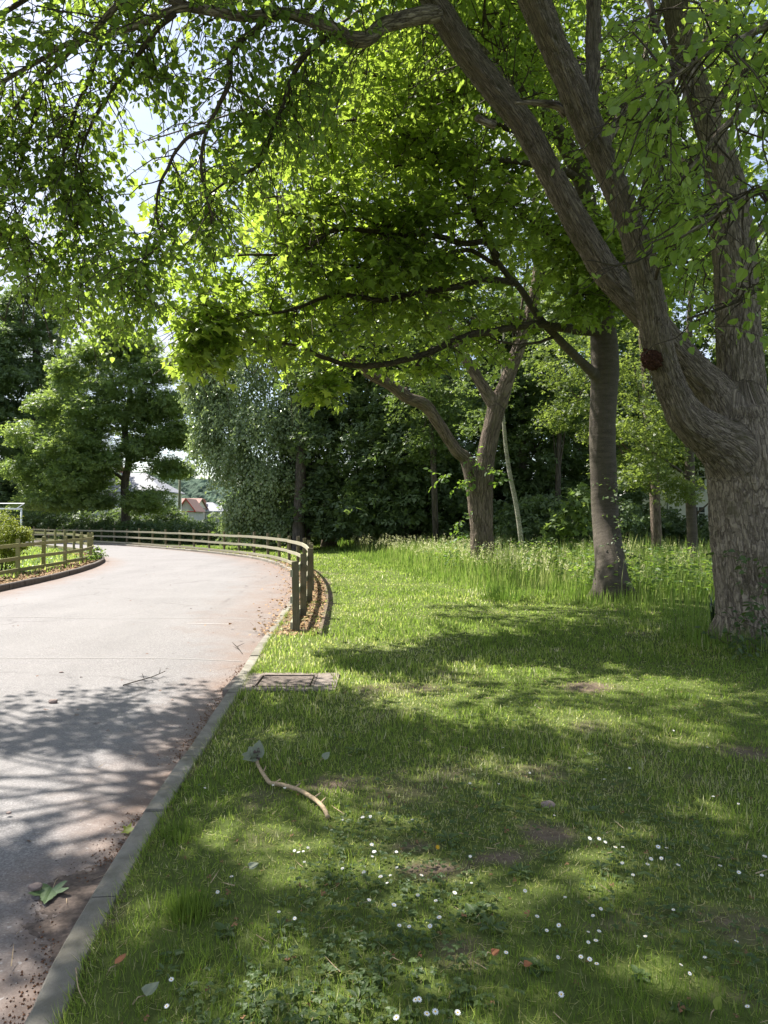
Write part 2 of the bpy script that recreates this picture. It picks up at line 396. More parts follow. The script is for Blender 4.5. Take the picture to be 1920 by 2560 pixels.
def _iron(g):
    p = g.geo(); n = g.noise(p, 30, 5, 0.7)
    c = g.ramp(n, [(0.3, (0.06, 0.045, 0.038)), (0.7, (0.20, 0.155, 0.13))])
    return g.bsdf(c, 0.8, g.bump(n, 0.5, 0.006), spec=0.3, Metallic=0.3)
mk('rusty_iron', _iron)
def wood(name, a, b, green):
    def f(g):
        tcx = g.n('TexCoord').outputs['Object']
        mp = g.n('Mapping', {'Vector': tcx, 'Scale': (9, 9, 1.2)}).outputs[0]
        n = g.noise(mp, 8, 6, 0.65); big = g.noise(g.geo(), 2.2, 5, 0.7); st = g.noise(g.geo(), 14, 4, 0.7)
        c = g.ramp(n, [(0.3, a), (0.7, b)])
        c = g.mix(g.ramp(big, [(0.36, 0.0), (0.66, 0.8)]), c, green)
        c = g.mix(g.ramp(st, [(0.6, 0.0), (0.8, 0.4)]), c, tuple(x * 0.4 for x in a))
        c = g.mix(g.math('MULTIPLY', g.n('ObjectInfo').outputs['Random'], 0.35), c, tuple(x * 0.75 for x in a))
        return g.bsdf(c, 0.88, g.bump(n, 0.6, 0.008), spec=0.2)
    return mk(name, f)
wood('post_wood', (0.10, 0.083, 0.055), (0.22, 0.185, 0.13), (0.13, 0.125, 0.05))
wood('rail_wood', (0.25, 0.225, 0.165), (0.44, 0.41, 0.32), (0.33, 0.32, 0.19))
wood('mossy_wood', (0.20, 0.175, 0.10), (0.34, 0.30, 0.17), (0.25, 0.25, 0.075))
def plain(name, c, rough=0.7, var=0.25, scale=8.0, spec=0.3, bump=0.2, bd=0.01, **k):
    def f(g):
        n = g.noise(g.geo(), scale, 5, 0.65)
        col = g.ramp(n, [(0.3, tuple(x * (1 - var) for x in c)), (0.7, tuple(min(1, x * (1 + var)) for x in c))])
        return g.bsdf(col, rough, g.bump(n, bump, bd), spec=spec, **k)
    return mk(name, f)
plain('shade_toned_kerb', (0.115, 0.095, 0.082), 0.9, 0.35, 9.0, 0.2, 0.4, 0.006)  # kerb concrete with the shade of its road face put into the colour
plain('worn_iron', (0.155, 0.125, 0.105), 0.9, 0.5, 26.0, 0.2, 1.0, 0.03)
plain('white_paint', (0.74, 0.75, 0.76), 0.5, 0.06)
plain('render_white', (0.74, 0.73, 0.69), 0.85, 0.07, 3.0)
plain('render_cream', (0.62, 0.57, 0.47), 0.85, 0.07, 3.0)
plain('slate', (0.24, 0.24, 0.26), 0.7, 0.3, 6.0)
plain('red_tile', (0.27, 0.16, 0.13), 0.8, 0.3, 5.0)
plain('red_paint', (0.42, 0.06, 0.045), 0.6, 0.15)
plain('chimney_brick', (0.30, 0.12, 0.085), 0.85, 0.3, 9.0)
plain('grey_render', (0.42, 0.41, 0.40), 0.85, 0.1, 3.0)
plain('door_paint', (0.07, 0.09, 0.08), 0.4, 0.1)
plain('window_glass', (0.025, 0.03, 0.035), 0.08, 0.1, 2.0, 0.6, 0.0)
plain('pole_wood', (0.17, 0.17, 0.10), 0.9, 0.25, 5.0)
plain('pipe_grey', (0.18, 0.20, 0.20), 0.5, 0.15)
plain('daisy_white', (0.80, 0.80, 0.78), 0.6, 0.03)
plain('daisy_yellow', (0.70, 0.42, 0.02), 0.6, 0.1)
plain('daisy_stem', (0.08, 0.14, 0.03), 0.6, 0.1)
plain('dead_leaf', (0.30, 0.12, 0.05), 0.7, 0.35, 30.0)
plain('fresh_leaf', (0.10, 0.15, 0.06), 0.55, 0.2, 20.0)
plain('grey_leaf', (0.19, 0.21, 0.135), 0.6, 0.15, 30.0)
plain('stick_bark', (0.36, 0.27, 0.17), 0.85, 0.35, 45.0, 0.2, 0.5, 0.004)
plain('stone', (0.22, 0.17, 0.15), 0.9, 0.3, 20.0)
plain('strap_leaf', (0.012, 0.03, 0.014), 0.3, 0.3, 12.0, 0.5)
plain('ivy_leaf', (0.02, 0.045, 0.02), 0.35, 0.3, 8.0, 0.5)
plain('litter', (0.17, 0.085, 0.045), 0.9, 0.5, 25.0)
plain('hump_soil', (0.105, 0.08, 0.066), 0.95, 0.45, 40.0)
plain('straw', (0.33, 0.21, 0.11), 0.9, 0.4, 25.0)
plain('haze_toned_hill', (0.065, 0.098, 0.066), 0.95, 0.6, 0.09, 0.1, 1.0, 4.0)  # distant haze put into the colour as a greyer green
plain('pale_seam', (0.34, 0.32, 0.30), 0.9, 0.15, 20.0)
plain('white_line', (0.62, 0.60, 0.58), 0.8, 0.12, 30.0)

# ------------------------------------------------------------------ the road's two edges
KR = np.array([(-0.55, -6), (-0.8, -2), (-1.0, 0.6), (-1.18, 2.32), (-1.25, 2.75), (-1.34, 3.76), (-1.39, 4.62), (-1.43, 5.4), (-1.52, 7.1), (-1.67, 9.3), (-1.83, 12.4), (-2.06, 16),
               (-2.6, 20.5), (-3.6, 25.5), (-5.5, 31), (-8.3, 36), (-11.5, 40.5), (-15.5, 45.5), (-20, 50.5), (-26, 56), (-36, 62), (-52, 69)], float)
KL = np.array([(-8.4, -6), (-8.55, 0), (-8.75, 6), (-8.95, 12), (-9.3, 17.2), (-9.75, 21.6), (-10.6, 26), (-11.8, 30), (-13.6, 33.8), (-16.4, 38), (-20.4, 42.8), (-26, 47.6), (-35, 53.5), (-52, 61)], float)
def arc(P):
    return np.concatenate([[0], np.cumsum(np.linalg.norm(np.diff(P, axis=0), axis=1))])
KRf = crv(KR, 900); KLf = crv(KL, 900)
def offs(P, d):                      # + d to the right of travel
    t = nrm(np.gradient(P, axis=0)); return P + np.stack([t[:, 1], -t[:, 0]], 1) * d
def sdist(pts, C):                   # signed distance to a polyline, + on its right
    C = C[::6]; T = nrm(np.gradient(C, axis=0)); out = np.empty(len(pts))
    for k in range(0, len(pts), 40000):
        p = pts[k:k + 40000]
        d2 = (p[:, None, 0] - C[None, :, 0]) ** 2 + (p[:, None, 1] - C[None, :, 1]) ** 2
        i = np.argmin(d2, 1); q = p - C[i]
        out[k:k + 40000] = q[:, 0] * T[i, 1] - q[:, 1] * T[i, 0]
    return out
ROAD_Z = -0.09
def gz(x, y):                        # lawn height
    return 0.05 * (fbm(np.stack([x * 0.45, y * 0.45], -1), 2) - 0.5) * sm(x + 1.0, 0.3, 2.5)
BARE = [(gnd(960, 2060), 0.30, 0.22), (gnd(1075, 2180), 0.22, 0.14), (gnd(880, 1960), 0.30, 0.25), (gnd(1170, 2370), 0.2, 0.16), (gnd(1000, 2110), 0.25, 0.15), (gnd(1800, 2330), 0.35, 0.25),
        (gnd(1480, 1720), 0.4, 0.3), (gnd(1500, 1820), 0.35, 0.3), (gnd(1800, 1870), 0.5, 0.3), (gnd(1400, 2080), 0.3, 0.2), (gnd(640, 2020), 0.22, 0.5), (gnd(1250, 2140), 0.2, 0.12), (gnd(1000, 1720), 0.5, 0.4)]
def bare(x, y, sd):
    b = np.zeros_like(x)
    for c, rx, ry in BARE:
        b = np.maximum(b, 0.85 * np.exp(-(((x - c[0]) / rx) ** 2 + ((y - c[1]) / ry) ** 2)) * (0.35 + 0.9 * vn(np.stack([x * 2.7 + 9, y * 2.0], -1))))
    b = np.maximum(b, 0.45 * sm(fbm(np.stack([x * 1.1, y * 1.1], -1), 3), 0.52, 0.74))
    b = np.maximum(b, 1.0 * (sd < 0.95) * sm(y, 9.9, 10.4) * (0.55 + 0.6 * vn(np.stack([x * 3, y * 1.2], -1))))
    b = np.maximum(b, 0.6 * np.exp(-((sd - 0.1) / 0.12) ** 2) * (y < 10))
    return np.clip(b * (0.45 + 0.75 * vn(np.stack([x * 4.5, y * 3.0], -1))), 0, 1)

# ------------------------------------------------------------------ the setting
def build_setting():
    # ground to the horizon
    A = Acc(); S = 3000.0
    A.add([(-S, -200, -0.16), (S, -200, -0.16), (S, S, -0.16), (-S, S, -0.16)], [(0, 1, 2, 3)])
    link('ground', A.mesh('ground'), M['field'], None, 'structure', 'wide green ground stretching away beneath everything', 'ground')
    # road
    n = 420
    s = np.concatenate([np.linspace(0, 0.22, 230), np.linspace(0.225, 1, 190)])
    a = arc(KRf); b = arc(KLf)
    Rr = np.stack([np.interp(s * a[-1], a, KRf[:, k]) for k in (0, 1)], 1)
    # match each right sample with the left curve by blending arc fraction
    Ll = np.stack([np.interp(s * b[-1], b, KLf[:, k]) for k in (0, 1)], 1)
    t = np.array([0, 0.015, 0.03, 0.05, 0.08, 0.12, 0.18, 0.26, 0.36, 0.5, 0.64, 0.78, 0.88, 0.94, 0.97, 1.0])
    P = Rr[:, None, :] * (1 - t)[None, :, None] + Ll[:, None, :] * t[None, :, None]
    W = np.linalg.norm(Rr - Ll, axis=1)[:, None]
    edge = np.minimum(t[None] * W, (1 - t)[None] * W * 1.6)
    edge = edge / (1 + 1.6 * sm(Rr[:, 1], 8.5, 13.0) * (1 - sm(Rr[:, 1], 30, 40)))[:, None]
    camber = 0.05 * (1 - (2 * t - 1) ** 2)
    V = np.concatenate([P, np.broadcast_to((ROAD_Z + camber)[None, :, None], P.shape[:2] + (1,))], -1)
    i = np.arange(n - 1)[:, None] * len(t); j = np.arange(len(t) - 1)[None]
    F = np.stack([i + j, i + len(t) + j, i + len(t) + j + 1, i + j + 1], -1).reshape(-1, 4)
    road = link('road', mesh_np('road', V.reshape(-1, 3), F.ravel(), np.full(len(F), 4), {'edge': edge.ravel()}), M['asphalt'], None, 'structure', 'pale worn tarmac road bending away to the left between fences', 'road')
    def rz(x, y):
        d = -sdist(np.array([[x, y]]), KRf)[0]; w = 7.4; q = min(max(d / w, 0), 1); return ROAD_Z + 0.05 * (1 - (2 * q - 1) ** 2)
    for (xs, y0, wob, wd, m, nm) in (((-8.8, -2.0), 12.3, 0.10, 0.03, 'pale_seam', 'seam'), ((-8.7, -1.75), 8.75, 0.06, 0.025, 'pale_seam', 'seam'), ((-3.25, -2.55), 11.75, 0.0, 0.022, 'white_line', 'paint_mark')):
        A = Acc(); X = np.linspace(xs[0], xs[1], 40)
        for k in range(39):
            pts = []
            for xx in (X[k], X[k + 1]):
                yy = y0 + wob * math.sin(xx * 1.7); w_ = wd * (0.5 + 0.5 * random.random())
                pts.append((xx, yy, w_))
            (xa, ya, wa), (xb, yb, wb) = pts
            za, zb = rz(xa, ya) + 0.004, rz(xb, yb) + 0.004
            A.add([(xa, ya - wa / 2, za), (xb, yb - wb / 2, zb), (xb, yb + wb / 2, zb), (xa, ya + wa / 2, za)], [(0, 1, 2, 3)])
        link(nm, A.mesh(nm), M[m], road)
    # lawn on the outside of the bend
    ss = np.concatenate([np.arange(0, 6, 1.0), np.arange(6, 20, 0.12), np.arange(20, 36, 0.5), np.arange(36, a[-1], 1.5)])
    K = np.stack([np.interp(ss, a, KRf[:, k]) for k in (0, 1)], 1)
    Tn = nrm(np.gradient(KRf, axis=0)); Nn = np.stack([np.interp(ss, a, Tn[:, 1]), np.interp(ss, a, -Tn[:, 0])], 1)
    ker = np.hanning(61); ker /= ker.sum()
    Nn = nrm(np.stack([np.convolve(np.pad(Nn[:, k], 30, mode='edge'), ker, 'valid') for k in (0, 1)], 1))
    near = sm(K[:, 1], 13.0, 22.0)[:, None]
    Nn = nrm(Nn * near + np.array([[1.0, 0.03]]) * (1 - near))
    d = np.concatenate([np.arange(0.12, 7, 0.12), np.geomspace(7.2, 90, 26)])
    P = K[:, None, :] + Nn[:, None, :] * d[None, :, None]
    x, y = P[..., 0], P[..., 1]
    sd = np.broadcast_to(d[None], x.shape)
    z = gz(x, y)
    V = np.stack([x, y, z], -1).reshape(-1, 3)
    nt = len(d); i = np.arange(len(ss) - 1)[:, None] * nt; j = np.arange(nt - 1)[None]
    F = np.stack([i + j, i + j + 1, i + nt + j + 1, i + nt + j], -1).reshape(-1, 4)
    link('lawn', mesh_np('lawn', V, F.ravel(), np.full(len(F), 4), {'bare': bare(x.ravel(), y.ravel(), sd.ravel())}, True), M['lawn_soil'], None, 'structure', 'mown lawn with bare patches beneath the trees', 'lawn')
    # island inside the bend
    E = offs(KLf, -0.12)[::6]
    pts = [(p[0], p[1], 0.03) for p in E] + [(-70, 61, 0.03), (-70, -6, 0.03)]
    bm = bmesh.new(); vs = [bm.verts.new(p) for p in pts]; f = bm.faces.new(vs); bmesh.ops.triangulate(bm, faces=[f]); bm.normal_update()
    for f in bm.faces:
        if f.normal.z < 0: f.normal_flip()
    me = bpy.data.meshes.new('verge'); bm.to_mesh(me); bm.free()
    link('verge', me, M['field'], None, 'structure', 'grass verge inside the bend behind the mossy fence', 'verge')
    # kerbs, one stone after another
    def kerb(C, side, top, base, name, label, smax, mat=M['kerb_concrete']):
        root = thing(name, (C[0][0], C[0][1], 0), label, 'kerb', kind='structure')
        a = arc(C); L0 = 0.914; k = 0; s0 = 0.0
        while s0 + L0 < min(a[-1], smax):
            q = np.linspace(s0 + 0.007, s0 + L0 - 0.007, 5)
            c = np.stack([np.interp(q, a, C[:, e]) for e in (0, 1)], 1); t = nrm(np.gradient(c, axis=0)); nn = np.stack([t[:, 1], -t[:, 0]], 1) * side
            dz = random.uniform(-0.008, 0.006); dx = random.uniform(-0.008, 0.008)
            prof = [(0.0, base), (0.0, top - 0.02), (0.015, top), (0.118, top), (0.125, top - 0.008), (0.125, base)]
            V = np.array([[*(c[e] + nn[e] * (w + dx)), h + dz] for e in range(5) for w, h in prof]); npf = len(prof)
            F = [(e * npf + p, e * npf + p + 1, (e + 1) * npf + p + 1, (e + 1) * npf + p) for e in range(4) for p in range(npf - 1)]
            F += [tuple(range(npf))[::-1], tuple(4 * npf + p for p in range(npf))]
            if side < 0: F = [f[::-1] for f in F]
            child('kerbstone', Acc().add(V, F).mesh('kerbstone'), mat, root)
            s0 += L0; k += 1
    kerb(KRf, 1, 0.012, -0.16, 'kerb', 'pale concrete kerb along the lawn beside the open rail fence', 95)
    kerb(KLf, -1, 0.065, -0.16, 'kerb', 'raised dark concrete kerb round the inside of the bend', 85, M['shade_toned_kerb'])
build_setting()

# ------------------------------------------------------------------ fences
def post_mesh(name, h=1.06, w=0.105, d=0.085):
    A = Acc(); x, y = w / 2, d / 2
    V = [(a * x * k, b * y * k, z) for z, k in ((-0.25, 1.0), (h * 0.5, 0.99), (h - 0.012, 0.975)) for a, b in ((-1, -1), (1, -1), (1, 1), (-1, 1))]
    V += [(a * x * 0.86, b * y * 0.86, h + random.uniform(-0.006, 0.012)) for a, b in ((-1, -1), (1, -1), (1, 1), (-1, 1))]
    F = [(3, 2, 1, 0), (12, 13, 14, 15)] + [(r * 4 + i, r * 4 + (i + 1) % 4, r * 4 + 4 + (i + 1) % 4, r * 4 + 4 + i) for r in range(3) for i in range(4)]
    return A.add(V, F).mesh(name)
def fence(C, s_list, rail_side, name, label, mp_, mr, z0=0.0, heights=(0.085, 0.475, 0.865), over=0.06):
    a = arc(C); C2 = C
    P = np.stack([np.interp(s_list, a, C2[:, k]) for k in (0, 1)], 1)
    Tn = nrm(np.gradient(C2, axis=0)); T = nrm(np.stack([np.interp(s_list, a, Tn[:, k]) for k in (0, 1)], 1))
    root = thing(name, (P[0][0], P[0][1], z0), label, 'fence')
    meshes = [post_mesh('post', 1.04 + 0.015 * k) for k in range(4)]
    for m in meshes: m.materials.append(mp_)
    for k, (p, t) in enumerate(zip(P, T)):
        o = link('post', meshes[k % 4], None, root)
        o.location = (p[0] - P[0][0], p[1] - P[0][1], random.uniform(-0.02, 0.015))
        o.rotation_euler = (random.uniform(-0.018, 0.018), random.uniform(-0.018, 0.018), math.atan2(t[1], t[0]) + math.pi / 2 + random.uniform(-0.05, 0.05))
    th, hh = 0.04, 0.105
    for hz in heights:
        k = 0
        while k < len(s_list) - 1:
            e = min(k + 2, len(s_list) - 1)
            s0 = s_list[k] + (0.004 if k else -over); s1 = s_list[e] - 0.004 + (over if e == len(s_list) - 1 else 0)
            kn = sorted({s0, s1, *[float(s_list[m_]) for m_ in range(k + 1, e)]}); ck_ = np.stack([np.interp(kn, a, C2[:, i]) for i in (0, 1)], 1)
            q = np.linspace(s0, s1, 9)
            c = np.stack([np.interp(q, kn, ck_[:, i]) for i in (0, 1)], 1); t = nrm(np.gradient(c, axis=0)); nn = np.stack([t[:, 1], -t[:, 0]], 1) * rail_side
            d0 = random.uniform(-0.012, 0.012); d1 = random.uniform(-0.012, 0.012); sag = random.uniform(-0.012, 0.006)
            V = []
            for i in range(9):
                f = i / 8; z = z0 + hz + d0 * (1 - f) + d1 * f + sag * math.sin(f * math.pi)
                for w, h in ((0.047, -hh / 2), (0.047 + th, -hh / 2), (0.047 + th, hh / 2), (0.047, hh / 2)):
                    V.append((*(c[i] + nn[i] * w), z + h))
            F = [(i * 4 + j, i * 4 + (j + 1) % 4, i * 4 + 4 + (j + 1) % 4, i * 4 + 4 + j) for i in range(8) for j in range(4)] + [(3, 2, 1, 0), (32, 33, 34, 35)]
            if rail_side > 0: F = [f[::-1] for f in F]
            child('rail', Acc().add(V, F).mesh('rail'), mr, root)
            k = e
    return root
FR = offs(KRf, 0.43); aR = arc(FR)
sR0 = np.interp(10.6, FR[:430, 1], aR[:430])
sr = [sR0, sR0 + 1.65]; 
while sr[-1] < aR[-1] - 6: sr.append(sr[-1] + 2.15)
fence(FR, np.array(sr), -1, 'rail_fence', 'weathered grey three-rail fence curving round the outside of the bend', M['post_wood'], M['rail_wood'])
FL = offs(KLf, (-1.25 + 0.75 * sm(arc(KLf), 27.0, 37.0))[:, None]); aL = arc(FL)
sL0 = np.interp(9.0, FL[:, 1], aL)
sl = np.arange(sL0, sL0 + 62, 2.05)
fence(FL, sl, 1, 'rail_fence', 'mossy green three-rail fence round the verge inside the bend', M['mossy_wood'], M['mossy_wood'], 0.03, (0.13, 0.48, 0.87))
# ------------------------------------------------------------------ where the sun gets through
SX, SY = -SUNV[0] / SUNV[2], -SUNV[1] / SUNV[2]
FLECKS = []                          # sun flecks on the lawn: centre and half-widths in metres
for u, v, ru, rv in ((950, 2080, 150, 62), (1130, 2225, 130, 62), (1010, 1960, 90, 35), (740, 1970, 130, 45), (620, 2060, 90, 55), (1240, 1925, 140, 28), (1420, 1890, 60, 24), (1330, 1690, 110, 16), (1620, 1712, 150, 18), (1490, 1805, 80, 26), (1745, 1812, 60, 30),
                     (1860, 2050, 110, 45), (310, 2330, 55, 45), (1660, 2440, 90, 40), (690, 1850, 80, 24), (1560, 2080, 70, 30), (1320, 2020, 70, 26)):
    a_, b_, c_ = gnd(u, v), gnd(u + ru, v), gnd(u, v - rv); FLECKS.append((a_[0], a_[1], max(.12, b_[0] - a_[0]), max(.12, c_[1] - a_[1])))
def fleck(x, y):
    o = np.zeros(len(x), bool)
    wob = (vn(np.stack([x * 3.5, y * 3.0], 1)) - .5) * .9
    for a_, b_, c_, e_ in FLECKS: o |= ((x - a_) / (c_ + .1)) ** 2 + ((y - b_) / (e_ + .1)) ** 2 < 1 + wob
    return o
def lit_prob(x, y):                  # how open the canopy is above a spot of ground
    sd = sdist(np.stack([x, y], 1), KRf)
    road = sd < 0
    L_ = np.full(len(x), 0.19)
    L_ = np.where(road, 0.96, L_)
    L_ = np.where(road & (y < 8.4) & (y > 5.3) & (x > -3.6 - 0.35 * (y - 7) ** 2 * 0.3), 0.26, L_)
    L_ = np.where(road & (y < 4.9) & (x > -2.9 - (4.9 - y) * 0.6), 0.40, L_)
    L_ = np.where(road & (y < 9.6) & (y > 8.4) & (sd > -0.5), 0.4, L_)
    L_ = np.where(~road & (y > 8.0) & (y < 13.2) & (x < 0.9), 0.5, L_)
    L_ = np.where(~road & (y > 13.6) & (x < 1.4 + (y - 13) * 0.22), 0.97, L_)
    L_ = np.where(~road & (y > 16) & (x >= 1.4 + (y - 13) * 0.22), 0.4, L_)
    L_ = np.where(~road & (y > 6.2) & (y < 13.8) & (x > 1.0), 0.10, L_)
    L_ = np.where(~road & (y > 3.6) & (y < 6.0) & (x < 1.2), 0.46, L_)
    L_ = np.where(~road & (y < 9), np.where(fleck(x, y), 0.97, 0.06), L_)
    return L_
def sun_keep(P):                     # False where a leaf spray would darken ground that lies in the sun
    t = P[:, 2]; x = P[:, 0] + SX * t; y = P[:, 1] + SY * t
    q = np.stack([x * 1.9, y * 1.5], -1)
    n = np.clip((fbm(q + 40.0, 2) - 0.5) * 2.1 + 0.5, 0, 1)
    return n > lit_prob(x, y)

def poly_limit(tab, u):
    t = np.array(tab, float); return np.interp(u, t[:, 0], t[:, 1])

# ------------------------------------------------------------------ branches, twigs and leaves
class Crown:                         # gathers the twigs and leaves of one tree
    def __init__(s): s.tw, s.r0, s.r1, s.pos, s.y, s.z, s.sc = [], [], [], [], [], [], []
    def twigs(s, P, r0, r1): s.tw.append(P); s.r0.append(np.broadcast_to(r0, (len(P),))); s.r1.append(np.broadcast_to(r1, (len(P),)))
    def leaves(s, p, y, z, sc): s.pos.append(p); s.y.append(y); s.z.append(z); s.sc.append(sc)
def polylines(base, d, Ln, droop, wig, m=5):
    N = len(base); t = np.linspace(0, 1, m)[None, :, None]
    P = base[:, None, :] + d[:, None, :] * Ln[:, None, None] * t
    P = P + (rng.normal(0, 1, (N, m, 3)) * wig * Ln[:, None, None]) * np.linspace(0, 1, m)[None, :, None]
    P[:, :, 2] -= (droop * Ln)[:, None] * (t[..., 0] ** 2)
    return P
def lerp_on(P, t):                   # point and tangent at fraction t of each polyline
    m = P.shape[1]; f = t * (m - 1); i = np.clip(f.astype(int), 0, m - 2); f = (f - i)[:, None]
    r = np.arange(len(P)); return P[r, i] * (1 - f) + P[r, i + 1] * f, nrm(P[r, i + 1] - P[r, i])
def leaf_sprays(C, base, d, Ln, nleaf, size, droop, keep, flat=0.55, r0=0.0035):
    if keep is not None and len(base):
        mid = base + d * (Ln * 0.6)[:, None] - np.array([0, 0, 1.0]) * (droop * Ln * 0.36)[:, None]
        k = keep(mid); base, d, Ln, droop = base[k], d[k], Ln[k], droop[k]
    if not len(base): return
    P = polylines(base, d, Ln, droop, 0.05, 3)
    C.twigs(P, r0, 0.0012)
    N = len(P)
    for j in range(nleaf):
        t = np.clip((j + 0.5 + rng.uniform(-0.3, 0.3, N)) / nleaf, 0.05, 1.0)
        p, tan = lerp_on(P, t)
        side = nrm(np.cross(tan, np.array([0, 0, 1.0]) + rng.normal(0, 0.15, (N, 3)))) * (1 if j % 2 else -1)
        if j == nleaf - 1: side = side * 0.2
        y = nrm(tan * 0.55 + side * 0.85 + np.array([0, 0, -0.38]) + rng.normal(0, 0.28, (N, 3)))
        z = nrm(np.array([0, 0, 1.0]) + rng.normal(0, flat, (N, 3)) + side * 0.15)
        sc = size * rng.uniform(0.5, 1.3, N)
        C.leaves(p + y * (0.25 * sc)[:, None], y, z, sc)
def foliate(C, P, n, sec_len, k, nleaf, size, keep, droop=(0.15, 0.6), spray=(0.22, 0.5), up=0.0, t0=0.15, flat=0.55, r_sec=0.011, spread=1.0):
    """secondary branches along polyline P, leaf sprays along each of them"""
    P = crv(np.asarray(P)[:, :3], 30)[None].repeat(n, 0)
    t = np.sort(rng.uniform(t0, 1.0, n)); b, tan = lerp_on(P, t)
    side = nrm(np.cross(tan, rng.normal(0, 0.5, (n, 3)) + np.array([0, 0, 1.0]))) * np.where(rng.random(n) < 0.5, 1, -1)[:, None]
    d = nrm(tan * 0.5 + side * spread + rng.normal(0, 0.35, (n, 3)) + np.array([0, 0, up]))
    Ln = rng.uniform(*sec_len, n)
    S = polylines(b, d, Ln, rng.uniform(*droop, n), 0.05, 6)
    if keep is not None:
        kk = keep(S[:, 2]) | keep(S[:, 4]); S, Ln = S[kk], Ln[kk]
    if not len(S): return
    C.twigs(S, r_sec, 0.004)
    for j in range(k):
        N = len(S); tt = np.clip((j + 0.6 + rng.uniform(-0.4, 0.4, N)) / k, 0.1, 1)
        p, tn = lerp_on(S, tt)
        sd = nrm(np.cross(tn, np.array([0, 0, 1.0]) + rng.normal(0, 0.3, (N, 3)))) * (1 if j % 2 else -1)
        dd = nrm(tn * 0.7 + sd * 0.8 + rng.normal(0, 0.3, (N, 3)))
        leaf_sprays(C, p, dd, rng.uniform(*spray, N), nleaf, size, rng.uniform(*droop, N), keep, flat)
def finish_crown(C, root, tpl, mat, name='crown', n_single=0, single_name='leaf', twig_mat=None, tpl1=None):
    tint_fn = lambda p: np.clip(0.55 * rng.random(len(p)) + 0.7 * vn(p * 0.9) - 0.12, 0, 1)
    if C.tw:
        V, Lp, T = [], [], []; n = 0
        for P, a, b in zip(C.tw, C.r0, C.r1):
            v, l, t = thin_tubes(P, a, b, 3); V.append(v); Lp.append(l + n); T.append(t); n += len(v)
        V = np.vstack(V)
        child('twigs', mesh_np('twigs', V, np.concatenate(Lp), np.concatenate(T), {'barkco': V}, True), twig_mat or M['twig'], root, 'stuff')
    p, y, z, sc = np.vstack(C.pos), np.vstack(C.y), np.vstack(C.z), np.concatenate(C.sc)
    tint = tint_fn(p)
    sel = np.zeros(len(p), bool)
    if n_single:
        u, v = proj(p); vis = (u > 10) & (u < 1910) & (v > 10) & (v < 1500) & (p[:, 1] > 1.0)
        big = np.where(vis, sc / p[:, 1], 0); sel[np.argsort(-big)[:n_single]] = True
    cr = child(name, inst_mesh(name, tpl, p[~sel], y[~sel], z[~sel], sc[~sel], tint[~sel]), mat, root, 'stuff')
    if n_single:
        var = []
        for t in (0.15, 0.35, 0.55, 0.75, 0.95):
            m = inst_mesh(single_name, tpl1 or tpl, np.zeros((1, 3)), np.array([[0, 1.0, 0]]), np.array([[0, 0, 1.0]]), 1.0, np.array([t])); m.materials.append(mat); var.append(m)
        X, Y, Z = inst_frame(y[sel], z[sel])
        for a, b, c, q, s_, t in zip(X, Y, Z, p[sel], sc[sel], tint[sel]):
            o = link(single_name, var[min(4, int(t * 5))], None, cr)
            o.matrix_basis = Matrix(((a[0] * s_, b[0] * s_, c[0] * s_, q[0]), (a[1] * s_, b[1] * s_, c[1] * s_, q[1]), (a[2] * s_, b[2] * s_, c[2] * s_, q[2]), (0, 0, 0, 1)))
    return cr

